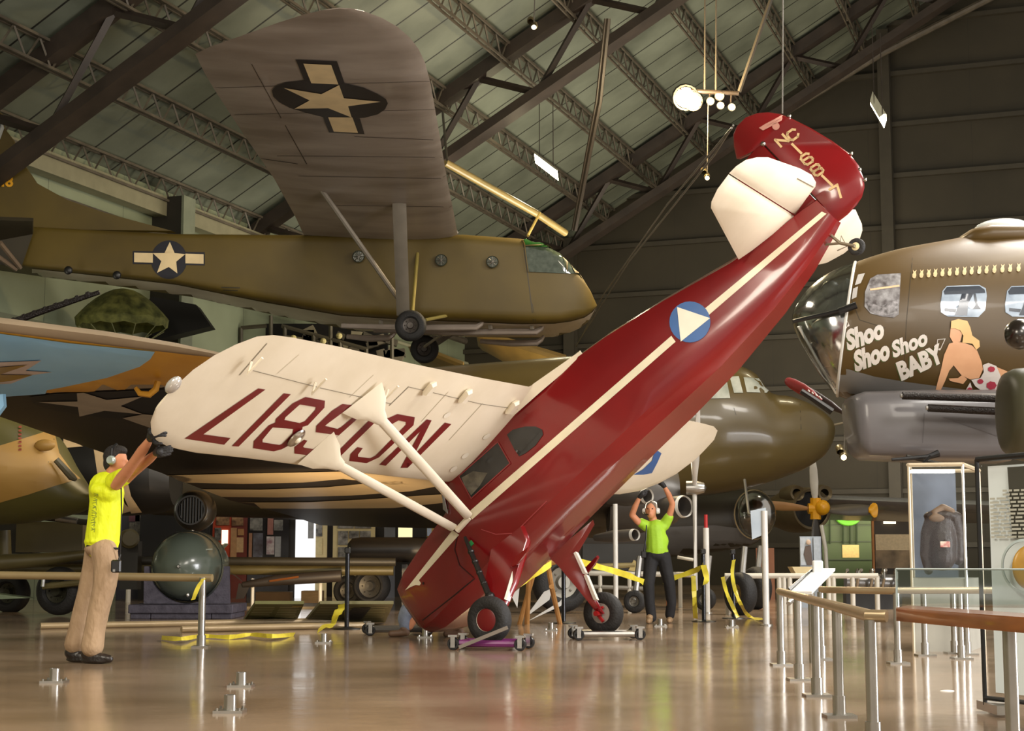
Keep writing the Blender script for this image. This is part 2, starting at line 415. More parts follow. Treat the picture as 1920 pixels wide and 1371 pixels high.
# slim purlin rods over the roof between the joists
# ================================================================ the red high-wing light aircraft, tail lifted
_y, _p = R(31.806), R(41.468)
Yv = V((-sin(_y), -cos(_y), 0)); Xh = V((-cos(_y), sin(_y), 0)); Xv = cos(_p) * Xh - V((0, 0, sin(_p))); Zv = Xv.cross(Yv)
PO = V((.398, 17.05, .29))
PM = M(((Xv.x, Yv.x, Zv.x, PO.x), (Xv.y, Yv.y, Zv.y, PO.y), (Xv.z, Yv.z, Zv.z, PO.z), (0, 0, 0, 1))); PI_ = PM.inverted()
def inv(u, v, ax, val):
    o = PI_ @ C0; d = PI_.to_3x3() @ ray(u, v); return o + d * ((val - o[ax]) / d[ax])
red = mat('crimson_paint', '7b1215', .2, col2='6b0f12', scale=1.2, coat=.5, bump=.04, bscale=3)
cream = mat('cream_paint', 'e9dfca', .3, col2='e0d4bc', scale=1.5, coat=.2, bump=.05, bscale=4)
creamf = mat('cream_fabric', 'e2d6bf', .45, col2='d8cbb2', scale=2.0, bump=.08, bscale=6)
rubber = mat('black_rubber', '1d1b1a', .7, col2='151413', bump=.3, bscale=40)
chrome = mat('polished_metal', 'c9c6c0', .22, 1, col2='a9a6a0')
black = mat('black_paint', '131212', .4)
dkred = mat('wine_lettering', '6e1416', .35, col2='661214')
seam = mat('seam_gap_line', '8a7f6c', .7)  # grey-tan line colour for the control-surface gaps
ap = thing('light_aircraft', 'red high-wing light aircraft with cream wings, nose on the floor and tail lifted', 'aircraft', PM)
g = G(PM)
# x, z bottom, z side bottom, z shoulder, z top, half widths: bottom, side, top, roundness
FS = [(1.26, 1.0, 1.04, 1.16, 1.20, .08, .10, .08), (1.235, .87, .93, 1.27, 1.33, .17, .22, .17), (1.15, .76, .84, 1.36, 1.43, .22, .31, .22), (.95, .67, .78, 1.40, 1.50, .25, .37, .25), (.5, .60, .74, 1.43, 1.55, .28, .45, .3), (.1, .58, .72, 1.45, 1.57, .32, .50, .33),
      (-.02, .58, .72, 1.46, 1.60, .33, .51, .34), (-.16, .58, .72, 1.66, 1.86, .34, .52, .38), (-.34, .58, .71, 1.72, 1.90, .34, .52, .38), (-1.0, .57, .69, 1.73, 1.90, .33, .50, .36), (-1.6, .55, .67, 1.68, 1.86, .31, .47, .3), (-2.0, .53, .66, 1.62, 1.79, .28, .43, .24),
      (-2.56, .50, .65, 1.52, 1.69, .26, .38, .18), (-3.23, .48, .64, 1.36, 1.51, .21, .31, .12), (-4.0, .52, .64, 1.14, 1.27, .15, .22, .07), (-4.5, .59, .67, 1.06, 1.15, .11, .16, .05), (-4.85, .67, .73, 1.03, 1.09, .07, .11, .035), (-5.02, .72, .77, 1.0, 1.06, .05, .08, .03)]
def fring(k):
    x, zb, zs, zt, zu, wb, ws, wt = k; zb += .0
    p = [(wb, zb), (wb + (ws - wb) * .55, zb + (zs - zb) * .45), (ws, zs), (ws * 1.0, zs + (zt - zs) * .3), (ws * 1.0, zs + (zt - zs) * .65), (ws * .985, zt - .03), (ws * .93, zt + (zu - zt) * .25), (wt, zt + (zu - zt) * .72), (wt * .5, zu - (zu - zt) * .06)]
    return [V((x, y, z)) for y, z in p] + [V((x, 0, zu))] + [V((x, -y, z)) for y, z in reversed(p)] + [V((x, -wb * .33, zb)), V((x, wb * .33, zb))]
g.rings([fring(k) for k in FS])
fus = g.ok('fuselage', red, ap, smooth=32)
g = G(PM)
# cockpit glazing, cowl lines, belly panel
FB = bvh([fus])
stripe = [(777, 1107), (765, 1103), (784, 1082), (852, 998), (862, 1004), (808, 1072), (790, 1087), (789, 1090), (780, 1096)]
mark('cowl_fastener', [circ(794, 1094, 2, 2.6, 8)], FB, mat('dark_joint_line', '2a0f10', .6), ap)
p1 = [[(760, 1107), (776, 1087), (849, 994), (861, 1003), (786, 1088), (790, 1094), (787, 1098), (780, 1097), (770, 1101)], [(876, 963), (886, 974), (1267, 641), (1259, 630)], [(1318, 582), (1328, 592), (1550, 401), (1541, 397)]]
mark('side_stripe', p1, FB, mat('cream_stripe', 'eadfc2', .35), ap, label='cream stripe')
rb = mark('roundel', [circ(1294, 604, 38.5, 38.5)], FB, mat('roundel_blue', '2f5f9e', .35), ap, off=.006, label='blue disc with white triangle')
mark('triangle', [[(1270, 576), (1332, 597), (1277, 641)]], FB, mat('roundel_white', 'efe8d6', .35), rb, off=.009)
dk = mat('dark_joint_line', '2a0f10', .6)
mark('cowl_seam', thick([(793, 1163), (850, 1118), (890, 1085)], 2) , FB, dk, ap)
mark('cowl_edge', thick([(858, 1004), (853, 1030), (862, 1060), (888, 1083)], 1.6), FB, dk, ap)
mark('door_seam', thick([(903, 993), (930, 1002), (965, 1000), (990, 975), (1025, 940)], 1.2), FB, mat('red_edge', 'a8464a', .3), ap)
# windows: dark glass sunk in the cabin side
def win(pts, nm='side_window'):
    o = mark(nm, [pts], FB, mat('cabin_glass', '16181a', .06, col2='26292a', scale=9, coat=.5), ap, off=.006, label='dark glazed cabin window')
    return o
w1 = win([(861, 893), (882, 872), (912, 845), (934, 829), (952, 864), (957, 869), (930, 893), (886, 934), (880, 930), (868, 908)])
w2 = win([(951, 815), (962, 806), (985, 800), (1005, 800), (1017, 806), (1019, 815), (1005, 835), (986, 850), (974, 856), (965, 843)])
mark('window_frame', thick([(861, 893), (934, 829), (957, 869), (884, 935), (861, 893)], 2), FB, mat('frame_red', '8e3a3a', .3), w1, off=.008)
mark('interior_view', [[(866, 896), (888, 884), (915, 887), (900, 912), (884, 929), (872, 912)]], FB, mat('cabin_canvas', '6b6658', .4, col2='4a463e', scale=12), w1, off=.008)
# windshield
g = G(PM); g.slab([(.06, -.3, 1.60), (.06, .3, 1.60), (-.12, .36, 1.85), (-.12, -.36, 1.85)], V((.01, 0, .006)))
ws = g.ok('windshield', mat('windshield', '32383a', .05, coat=.5), ap)
for a, b in (((.07, .34, 1.57), (-.13, .4, 1.86)), ((.1, .0, 1.60), (-.1, 0, 1.88))): G(PM).tube([a, b], .022, 6).ok('windshield_pillar', red, ap)
G(PM).slab([(.0, .515, 1.44), (.02, .50, 1.52), (-.14, .53, 1.70)], V((0, .006, 0))).ok('quarter_window', mat('cabin_glass_pale', '8d8a86', .1), ap)
# wings
fx = lambda x, y, z: V((x, y, z))
secs = [(.46, -.22, -1.78, 1.70, .15), (.62, -.22, -1.66, 1.695, .16), (1.5, -.235, -1.66, 1.70, .165), (2.7, -.27, -1.675, 1.71, .16), (3.8, -.31, -1.71, 1.72, .15), (4.45, -.315, -1.71, 1.73, .13), (4.68, -.34, -1.70, 1.73, .11), (4.85, -.37, -1.66, 1.725, .09), (5.02, -.43, -1.55, 1.715, .07), (5.17, -.53, -1.42, 1.70, .05), (5.28, -.65, -1.25, 1.69, .035), (5.35, -.80, -1.02, 1.68, .018)]
pw = wing(G(PM), secs, fx).ok('port_wing', creamf, ap, smooth=50, label='cream wing with a wine-red registration')
s2 = [(-.46, -.22, -1.72, 1.70, .15), (-1.5, -.2, -1.60, 1.70, .165), (-2.8, -.2, -1.58, 1.70, .15), (-3.4, -.22, -1.57, 1.70, .13), (-3.8, -.3, -1.56, 1.70, .10), (-4.1, -.47, -1.55, 1.69, .07), (-4.28, -.66, -1.50, 1.68, .05), (-4.4, -.95, -1.35, 1.67, .02)]
sw = wing(G(PM), s2, fx).ok('starboard_wing', creamf, ap, smooth=50)
G(PM).rings([[V((-1.25, .50, 1.74)), V((-1.25, .56, 1.70)), V((-1.25, .5, 1.66))], [V((-1.7, .46, 1.72)), V((-1.7, .58, 1.70)), V((-1.7, .48, 1.62))], [V((-2.25, .34, 1.68)), V((-2.25, .37, 1.66)), V((-2.25, .36, 1.60))]]).ok('wing_root_fillet', creamf, ap)
WB = bvh([pw])
num = [[(346, 822), (373, 804), (484, 728), (497.5, 730), (381, 814), (432, 821), (420, 833.5)],
 [(434.5, 836), (532, 737), (545, 739), (447, 837)],
 [[(474.6, 840), (475.6, 827), (504, 797), (516, 792), (517, 785), (548.5, 756), (572.5, 744), (609, 751), (608, 764), (577, 797), (567, 800), (566, 809), (545, 833), (528, 842), (513, 846)], [(492, 829), (492, 824), (511, 801), (550, 804), (548, 813), (529, 832), (524, 834)], [(533, 787), (535, 782), (562, 758), (592, 763), (591, 768), (572, 789), (562, 793)]],
 [[(552, 850), (552, 838), (570, 824), (576, 826), (568, 837), (570, 839), (597, 843), (607, 836), (635, 816), (592, 810), (593, 798), (622, 770), (642, 757), (681, 762), (681, 775), (621, 828), (602, 849), (589, 855)], [(609, 798), (614, 794), (645, 771), (663, 775), (662, 782), (640, 800), (633, 804)]],
 [(629, 850), (712, 768), (723, 772), (636, 857)],
 [(777.5, 782), (775, 797), (710, 857.5), (687, 868), (655, 864), (657, 851), (670, 838), (680, 840), (671, 852), (671, 856), (694, 859), (704, 854), (761, 796), (761, 791), (747, 788), (730, 797.5), (720, 800), (712, 797), (727, 784), (745, 776)],
 [(711, 871), (723, 873), (808, 788), (800, 786)], [(800, 786), (809, 788), (764, 877), (751, 877)], [(764, 877), (753, 877), (834, 792), (846, 795)]]
mark('registration', num, WB, dkred, pw, label='wine-red NC16817')
mark('aileron_gap', thick([(468, 693), (600, 727), (733, 757)], 1.3) + thick([(449, 703), (500, 644)], 1.3) + thick([(765, 726), (730, 760)], 1.2), WB, seam, pw)
mark('flap_gap', thick([(765, 725), (820, 738), (900, 757), (975, 768)], 1.2), WB, seam, pw)
mark('rib_seam', thick([(840, 735), (790, 790)], .8) + thick([(905, 756), (842, 825)], .8) + thick([(700, 703), (655, 745)], .6) + thick([(560, 665), (520, 700)], .6), WB, mat('rib_line', 'c3b59b', .6), pw, each=True)
for u, v in ((805, 729), (872, 743), (960, 764)):
    a = [inv(u + dx, v + dy, 2, 1.64) for dx, dy in ((-13, 12), (-3, 13), (9, -2), (14, -13), (4, -8))]
    G(PM).slab(a, V((0, 0, .03)), .25).ok('flap_hinge_fairing', cream, pw)
for u, v in ((912, 818), (872, 854), (850, 879), (838, 778)): mark('inspection_cover', [circ(u, v, 8, 3.5, rot=-.6)], WB, mat('cover_cream', 'efe6d2', .3), pw, off=.006)
g = G(PM); c = inv(556, 822, 2, 1.635); g.ball(c, (.11, .075, .03), 20, 8); ll = g.ok('landing_light', chrome, pw)
G(PM).ball(c + V((0, 0, -.025)), (.04, .03, .02), 12, 6).ok('bulb', mat('light_glass', 'efe7cf', .05), ll)
for u, v in ((472, 678), (592, 717), (728, 730)):
    a = inv(u, v, 2, 1.66); G(PM).tube([a, a + V((.1, 0, -.05)), a + V((-.1, 0, -.06))], .012, 6).ok('hinge_bracket', cream, pw)
a = inv(325, 722, 2, 1.7); g = G(PM); g.ball(a, (.09, .06, .045), 14, 8); g.ok('wingtip_light', mat('clear_lens', 'c9c4bd', .08, .4), pw)
g = G(PM); g.slab([V((-.7, -4.3, 1.69)), V((-.72, -4.42, 1.70)), V((-.2, -4.15, 1.68)), V((-.2, -3.9, 1.68))], V((0, 0, .03)), .2)
SB = bvh([sw])
mark('wing_disc', [[(1206, 890), (1222, 887), (1232, 868), (1240, 850), (1233, 845), (1226, 850), (1222, 864), (1205, 880), (1188, 890)]], SB, mat('roundel_blue', '2f5f9e', .35), sw)
# wing struts with flared upper fairings
def strut(b0, t0, nm):
    a = inv(*b0, 1, .56); b = inv(*t0, 2, 1.52); d = (b - a).normalized(); c = V((1, 0, 0)); c = (c - d * c.dot(d)).normalized(); n = d.cross(c)
    f = lambda p, w, h: [p + c * (cos(2 * pi * k / 12) * w) + n * (sin(2 * pi * k / 12) * h) for k in range(12)]
    g = G(PM); g.rings([f(a, .05, .022), f(a.lerp(b, .5), .052, .022), f(b, .05, .022)]); s_ = g.ok(nm, cream, ap, smooth=60)
    # flared fairing: a leaf standing under the wing
    e = b + V((0, .12, .10)); g = G(PM)
    g.rings([f(b - d * .03, .062, .03), f(b + d * .08, .09, .03), [q + V((0, 0, .03)) for q in f(b + d * .18, .17, .022)], [V((q.x, q.y, 1.655)) for q in f(b + d * .3, .23, .012)]])
    g.ok('strut_fairing', cream, s_, smooth=60)
strut((850, 990), (634, 872), 'wing_strut'); strut((878, 968), (713, 786), 'wing_strut')
g = G(PM); a = inv(857, 995, 1, .53); b = inv(880, 970, 1, .53)
g.tube([a, b], .035, 8); g.ok('strut_fitting', cream, ap)
# tail
zt = 1.1
stab = [inv(u, v, 2, zt) for u, v in ((1385, 487), (1333, 390), (1334, 378), (1345, 355), (1366, 327), (1490, 405), (1450, 440), (1410, 470))]
G(PM).slab(stab, V((0, 0, .028)), .1).ok('stabilizer', creamf, ap, smooth=60)
elev = [inv(u, v, 2, zt) for u, v in ((1367, 325), (1380, 312), (1398, 300), (1420, 295), (1440, 295), (1500, 316), (1522, 328), (1530, 342), (1529, 350), (1510, 375), (1491, 403))]
el = G(PM).slab(elev, V((0, 0, .02)), .08).ok('elevator', creamf, ap, smooth=60)
G(PM).box(inv(1510, 343, 2, zt - .021), (.012, .42, .004)).ok('trim_tab_hinge', seam, el)
far = [inv(u, v, 2, zt) for u, v in ((1530, 420), (1580, 392), (1604, 393), (1616, 420), (1617, 432), (1612, 448), (1580, 475), (1545, 494), (1519, 500), (1500, 490))]
G(PM).slab(far, V((0, 0, .028)), .1).ok('stabilizer', creamf, ap, smooth=60)
fin = [inv(u, v, 1, 0) for u, v in ((1430, 268), (1420, 274), (1398, 300), (1380, 330), (1400, 400), (1440, 450), (1560, 418), (1535, 380))]
G(PM).slab(fin, V((0, .035, 0)), .06).ok('fin', red, ap, smooth=60)
rud = [inv(u, v, 1, 0) for u, v in ((1430, 268), (1424, 277), (1405, 287), (1381, 298), (1376, 275), (1375, 252), (1382, 236), (1398, 220), (1420, 212), (1440, 210.5), (1462, 213), (1480, 220), (1520, 240), (1560, 264), (1592, 287), (1610, 310), (1620, 336), (1621, 352), (1616, 370), (1606, 385), (1590, 402), (1571, 417), (1530, 372))]
ru = G(PM).slab(rud, V((0, .03, 0)), .05).ok('rudder', red, ap, smooth=60)
RB = bvh([ru])
gc = {'N': [[(0, 0), (0, 1), (.7, 0), (.7, 1)]], 'C': [[(.75, .8), (.6, 1), (.15, 1), (0, .8), (0, .2), (.15, 0), (.6, 0), (.75, .2)]], '1': [[(.35, 0), (.35, 1)]], '6': [[(.7, .85), (.55, 1), (.15, 1), (0, .8), (0, .2), (.15, 0), (.55, 0), (.7, .2), (.7, .4), (.55, .55), (0, .55)]],
      '8': [[(.15, 0), (.55, 0), (.7, .15), (.7, .38), (.55, .52), (.15, .52), (0, .38), (0, .15), (.15, 0)], [(.15, .52), (.55, .52), (.68, .65), (.68, .88), (.55, 1), (.15, 1), (.02, .88), (.02, .65), (.15, .52)]], '7': [[(0, 1), (.7, 1), (.3, 0)]]}
def glyphs(txt, f, w):
    out = []
    for ch, ox, oy in txt:
        for pl in gc[ch]: out += thick([f((x + ox, y + oy)) for x, y in pl], w)
    return out
# local axes on the rudder as seen: right (1, -.62), up (-.55,-.85)
crop = lambda x, y: (1300 + x / 4.154, 190 + y / 4.154)
def gl(ch, cx, cy, h=92, wv=(64, -40), uv=None):
    uv = uv or (-54 * h / 92, -74 * h / 92)
    f = lambda p: crop(cx + (p[0] - .36) * wv[0] / .72 + (p[1] - .5) * uv[0], cy + (p[0] - .36) * wv[1] / .72 + (p[1] - .5) * uv[1])
    o = []
    for pl in gc[ch]: o += thick([f(q) for q in pl], 4.4)
    return o
L_ = gl('N', 692, 305, 90, (60, -44), (-46, -52)) + gl('C', 775, 262, 90, (58, -42), (-42, -56)) + thick([crop(772, 335), crop(842, 405)], 4.6) + gl('6', 887, 450, 90, (64, -40), (-50, -62)) + gl('8', 965, 535, 90, (64, -40), (-50, -62)) + thick([crop(1005, 580), crop(1082, 655)], 4.6) + thick([crop(1062, 688), crop(1122, 652), crop(1150, 748)], 4.6)
mark('registration', L_, RB, mat('gold_lettering', 'e2bd86', .4), ru, off=.006, label='gold NC16817')
wg = [[crop(x, y) for x, y in q] for q in ([(512, 208), (560, 178), (700, 105), (690, 150), (650, 172), (600, 200), (545, 228)], )] + [circ(*crop(645, 195), 7, 7)] + thick([crop(560, 200), crop(690, 130)], 1.2)
mark('wing_emblem', wg, RB, mat('emblem_pink', 'c58878', .5), ru, off=.006)
for u, v in ((1596, 288), (1480, 218), (1612, 318), (1622, 337)): G(PM).ball(inv(u, v, 1, 0), .02, 8, 6).ok('rudder_clip', chrome, ru)
g = G(PM); g.ball(inv(1431, 270, 1, .03), .03, 8, 6); g.ok('rudder_hinge', chrome, ru)
G(PM).tube([inv(1400, 300, 1, .02), inv(1430, 271, 1, .03)], .006, 6).ok('brace_wire', chrome, ap)
# gear
def wheel(g, c, ax, R_, w, hub=.5):
    T = frame(c, ax); r = w / 2
    prof = [(R_ * hub, -r * .8), (R_ * (hub + .12), -r), (R_ * .82, -r), (R_ * .95, -r * .75), (R_, -r * .3), (R_, r * .3), (R_ * .95, r * .75), (R_ * .82, r), (R_ * (hub + .12), r), (R_ * hub, r * .8)]
    g.lathe(prof, T, 36); return T
for side in (1, -1):
    c = V((0, 1.18 * side, 0)); g = G(PM); wheel(g, c, (0, 1, 0), .235, .16, .48)
    wh = g.ok('main_wheel', rubber, ap, smooth=40)
    g = G(PM); T = frame(c, (0, 1, 0)); g.lathe([(0.001, -.06), (.06, -.07), (.115, -.055), (.115, .055), (.1, .062), (.02, .066), (.001, .066)] if side > 0 else [(.001, -.08), (.05, -.08), (.115, -.05), (.115, .06), (.001, .07)], T, 28)
    g.ok('wheel_hub', mat('hub_red', '6e1214', .35) if side > 0 else mat('brake_disc', 'a39a92', .4, .3), wh)
    if side > 0: G(PM).lathe([(.113, .056), (.124, .068), (.132, .056)], T, 32).ok('rim_ring', cream, wh)
    # tapered leg
    if side > 0:
        a = [(-.18, .52, .78), (-.62, .5, .72), (-.62, .6, .52), (-.30, .82, .2), (-.08, 1.03, .0), (.05, 1.03, .02), (.06, .98, .14), (.02, .7, .5)]
    else:
        a = [inv(u, v, 1, y) for u, v, y in ((1028, 1044, -.45), (1112, 975, -.45), (1077, 1036, -.62), (1098, 1082, -.85), (1118, 1128, -1.04), (1132, 1152, -1.07), (1120, 1150, -1.07), (1090, 1112, -.9), (1048, 1062, -.6))]
    lg = G(PM).slab([V(p) for p in a], V((0, .03, .015)), .06).ok('gear_leg', red, ap, smooth=50)
    if side > 0:
        e = [inv(u, v, 1, y) for u, v, y in ((975, 1025, .6), (977, 1030, .6), (966, 1066, .72), (962, 1062, .72))]
        e2 = [inv(u, v, 1, y) for u, v, y in ((962, 1068, .75), (967, 1070, .75), (951, 1124, .95), (946, 1122, .95))]
    else:
        e = [inv(u, v, 1, y) for u, v, y in ((1076, 1036, -.6), (1080, 1033, -.6), (1098, 1072, -.8), (1093, 1074, -.8))]
        e2 = [inv(u, v, 1, y) for u, v, y in ((1095, 1078, -.82), (1100, 1076, -.82), (1119, 1122, -1.0), (1113, 1123, -1.0))]
    for q in (e, e2): G(PM).slab([p + V((0, 0, -.02)) for p in q], V((0, .02, .01))).ok('leg_edge', mat('edge_white', 'f1ece2', .4), lg)
    if side > 0: sp = [inv(u, v, 1, .8) for u, v in ((957, 1066), (966, 1045), (995, 1022), (991, 1034), (970, 1060))]
    else: sp = [inv(u, v, 1, -.9) for u, v in ((1092, 1080), (1100, 1062), (1121, 1041), (1124, 1045), (1116, 1060), (1100, 1078))]
    G(PM).slab(sp, V((0, .02, 0)), .15).ok('leg_fairing', red, ap)
    if side < 0:
        g = G(PM); g.tube([(.0, -1.0, .0), (.0, -1.1, .0)], .03, 12); g.box((.02, -1.08, -.05), (.03, .03, .1)); g.box((-.04, -1.08, .02), (.09, .03, .025)); g.ok('axle_fitting', mat('bright_red', '9a1519', .35), wh)
g = G(PM); a = inv(872, 1008, 1, .55); b = inv(918, 1120, 1, .95); pts = [a.lerp(b, k) for k in (0, .3, .6, 1)]
g.tube(pts, [.018, .026, .03, .034], 8)
for k in (.25, .42, .6, .78): g.ball(a.lerp(b, k), .036, 8, 6)
g.ok('shock_strut', black, ap)
G(PM).ball(b + V((0, 0, 0)), (.06, .05, .05), 12, 8).ok('strut_end', black, ap)
G(PM).box(inv(884, 1020, 1, .5), (.06, .04, .05)).ok('green_tag', mat('tag_green', '2c8a4a', .5), ap)
# tail wheel
c = inv(1606, 463, 1, 0); g = G(PM); wheel(g, c, (0, 1, 0), .085, .06, .42); tw = g.ok('tail_wheel', rubber, ap)
g = G(PM); g.lathe([(.001, -.028), (.04, -.03), (.04, .03), (.001, .034)], frame(c, (0, 1, 0)), 16); g.ok('wheel_hub', mat('hub_tan', 'c9b890', .4, .4), tw)
g = G(PM); h = inv(1552, 436, 1, 0); k = inv(1575, 456, 1, .02); g.tube([h, k, c + V((0, .05, 0))], .016, 8); g.tube([inv(1535, 460, 1, 0), k], .013, 8); g.tube([k + V((0, -.04, 0)), c + V((0, -.05, 0))], .013, 8)
g.tube([k, inv(1577, 442, 1, 0), inv(1588, 462, 1, 0), inv(1570, 470, 1, 0)], .006, 6); g.ok('tail_wheel_fork', mat('fork_steel', '8f8571', .45, .6), ap)
# belly details
for u, v in ((1085, 968), (1170, 900), (1013, 1020)): G(PM).ball(inv(u, v, 2, .60), (.10, .018, .018), 10, 6).ok('drain_fairing', mat('belly_bump', 'a85a5c', .3), ap)
# ================================================================ other aircraft of the hall
olive = mat('olive_drab_paint', '5c4b14', .55, col2='4c3d10', scale=.8, bump=.05, bscale=6)
olive2 = mat('olive_satin_paint', '62542c', .34, col2='54482a', scale=.6, coat=.25)
olvdk = mat('dark_olive_paint', '3a3324', .45, col2='2f2a1f', scale=1)
greyp = mat('neutral_grey_paint', '77736e', .42, col2='696662', scale=.8)
whitep = mat('white_paint', 'd9d5cc', .4, col2='c8c3b8', scale=1)
cream2 = mat('marking_cream', 'e0c99c', .5)
navy = mat('marking_navy', '1b1b26', .5)
silver = mat('bare_metal', 'b9b6b0', .3, .85, col2='98958f', scale=4)
pexi = glassy('clear_plastic', 'ffffff', .4, 'd9dedd', .14)
def body(g, secs, yc, e=2.2, n=28, dx=0.0):
    """secs: u top, v top, u bottom, v bottom, half width; rounded sections about the plane y=yc"""
    rs = []
    for k in secs:
        t = at(k[0], k[1], yc); b = at(k[2], k[3], yc); c = (t + b) / 2; a = (t - b) / 2
        rs.append([c + V((x * dx, x, 0)) + a * z for x, z in sup(k[4], 1, k[5] if len(k) > 5 else e, n)])
    return g.rings(rs)
def blade(g, h, d, L, w=.16, t=.03, n=V((0, 1, 0))):
    """propeller blade from hub h along d"""
    d = V(d).normalized(); s_ = d.cross(n).normalized(); rs = []
    for k, ww in ((.02, .35), (.12, .4), (.3, .8), (.55, 1), (.8, .9), (.93, .7), (.985, .4), (1, .1)):
        c = h + d * L * k; tw = .6 * (1 - k); a = s_ * cos(tw) + n * sin(tw); b = n * cos(tw) - s_ * sin(tw); th = t * (1.6 - k * 1.2)
        rs.append([c + a * (ww * w * cos(2 * pi * j / 10)) + b * (th * sin(2 * pi * j / 10)) for j in range(10)])
    return g.rings(rs)
def panelwing(name, rows, m, par, thick_=.2, **tags):
    """rows: (leading point, trailing point, thickness)"""
    F = foil(); g = G(); g.rings([[a.lerp(b, x) + V((0, 0, z * t)) for x, z in F] for a, b, t in rows]); return g.ok(name, m, par, smooth=60, **tags)
def tyre(name, c, ax, R_, w, par, hub='7d7466', hubr=.5, label=None):
    T = frame(c, ax); r = w / 2
    o = G().lathe([(R_ * hubr, -r * .7), (R_ * (hubr + .1), -r), (R_ * .8, -r), (R_ * .94, -r * .75), (R_, -r * .3), (R_, r * .3), (R_ * .94, r * .75), (R_ * .8, r), (R_ * (hubr + .1), r), (R_ * hubr, r * .7)], T, 32).ok(name, rubber, par, smooth=40)
    g = G(); g.lathe([(.001, -r * .8), (R_ * hubr * .4, -r * .85), (R_ * hubr * .5, -r * .4), (R_ * hubr, -r * .6), (R_ * hubr, r * .6), (R_ * hubr * .5, r * .4), (R_ * hubr * .4, r * .85), (.001, r * .8)], T, 24)
    for k in range(8):
        a = 2 * pi * k / 8; g.ball(T @ V((cos(a) * R_ * hubr * .72, sin(a) * R_ * hubr * .72, -r * .55)), R_ * .045, 6, 4)
    g.ok('wheel_hub', mat('hub_' + hub, hub, .45, .5), o); return o
# ---- transport glider hanging under the roof
gp = thing('transport_glider', 'olive transport glider with a star roundel hanging nose-right under the roof', 'aircraft', at(700, 600, 33))
def boxy(u, vt, vn, hw, e=6):
    """near side top / bottom corner as seen; square section about y=33"""
    yn = 33 - hw * .9; t = at(u, vt, yn); b = at(u, vn, yn); x = (t.x + b.x) / 2; zc = (t.z + b.z) / 2; hz = (t.z - b.z) / 2
    W = hw * 1.4; return [V((x, yn + .9 * W + a, zc + c)) for a, c in sup(W, hz, e, 32)]
GS = [(-120, 415, 480, .35), (60, 424, 502, .5), (200, 431, 516, .62), (330, 437, 531, .75), (500, 438, 565, .88), (640, 438, 590, .95), (760, 437, 598, .98), (870, 437, 602, .98), (980, 445, 606, .96), (1020, 456, 606, .93), (1050, 474, 604, .88), (1075, 497, 600, .8), (1095, 522, 594, .7), (1108, 545, 586, .58), (1116, 565, 578, .4), (1119, 572, 576, .2)]
gf = G().rings([boxy(*k, 10 if k[0] < 1060 else 7) for k in GS]).ok('fuselage', olive, gp, smooth=40)
gp_ = [at(u, v, 33) for u, v in ((-130, 150), (-30, 190), (3, 212), (8, 240), (25, 262), (40, 300), (70, 345), (130, 378), (200, 402), (330, 437), (-130, 430))]
gfin = G().slab(gp_, V((0, .07, 0)), .02).ok('fin', olive, gp)
GB = bvh([gf]); GFB = bvh([gfin])
mark('tail_number', font_polys('48', aff((-5, 349), (30, 1), (0, -28)), .03), GFB, mat('number_orange', 'e7a51c', .5), gfin, label='orange 48', off=.01)
G().slab([at(u, v, 32.9) for u, v in ((-60, 190), (0, 214), (8, 240), (0, 262), (-60, 275))], V((0, .08, 0)), .1).ok('rudder', mat('rudder_pale', '9aa0a4', .5), gp)
G().slab([at(-120, 405, 31.6), at(62, 412, 31.6), at(62, 436, 32.3), at(40, 500, 32.3), at(-120, 470, 32.3)], V((0, .02, .04))).ok('tailplane', olvdk, gp)
for a, b in (((0, 455), (38, 502)), ((-20, 470), (30, 505))): G().tube([at(*a, 31.4), at(*b, 32.2)], .05, 6).ok('tail_strut', mat('strut_brown', '6d5c4a', .5), gp)
mark('belly_paint', [[(60, 503), (200, 518), (330, 533), (500, 567), (640, 591), (760, 599), (870, 603), (980, 607), (1040, 606), (1070, 602), (1095, 595), (1110, 585), (1121, 570), (1124, 592), (1102, 620), (1050, 640), (870, 645), (640, 620), (500, 600), (330, 560), (60, 520)]], GB, mat('glider_belly', 'd2c8b8', .35, col2='b0a290', scale=.6), gp, off=.012, grid=8, label='pale underside')
rd = mark('roundel_disc', [circ(317, 487, 34, 36)], GB, navy, gp, off=.008)
mark('roundel_bar', [[(249, 471), (384, 473), (384, 498), (249, 495)]], GB, navy, gp, off=.006)
mark('roundel_stripe', [[(252, 474), (287, 475), (287, 493), (252, 492)], [(348, 476), (382, 477), (382, 495), (348, 494)]], GB, cream2, gp, off=.014, each=True)
st = [(319, 454), (328, 475), (348, 477), (331, 491), (333, 513), (317, 501), (295, 512), (303, 490), (287, 475), (309, 475)]
mark('star', [st], GB, cream2, rd, off=.02)
for u, v in ((128, 507), (219, 516)): G().ball(at(u, v, 32.2), (.09, .05, .09), 10, 6).ok('plug', black, gp)
for u, v in ((827, 488), (923, 491), (672, 481)):
    o = G().lathe([(.001, 0), (.105, 0), (.12, .02), (.125, 0)], frame(at(u, v, 31.9), (0, 1, 0)), 20).ok('porthole', mat('porthole_glass', '4f5348', .08, coat=.5), gp)
    g = G(); c = at(u, v, 31.87)
    for k in range(4): g.tube([c + V((cos(k * pi / 4) * .1, 0, sin(k * pi / 4) * .1)), c - V((cos(k * pi / 4) * .1, 0, sin(k * pi / 4) * .1))], .007, 4)
    g.ok('porthole_guard', silver, o)
cg = mark('canopy', [[(981, 445), (1000, 449), (1030, 458), (1049, 464), (1062, 478), (1085, 500), (1103, 519), (1090, 514), (1062, 513), (990, 510)]], GB, mat('canopy_glass', '2f3a2a', .04, col2='4c5548', scale=9, coat=.8), gp, off=.02, grid=6, label='green tinted cockpit glazing')
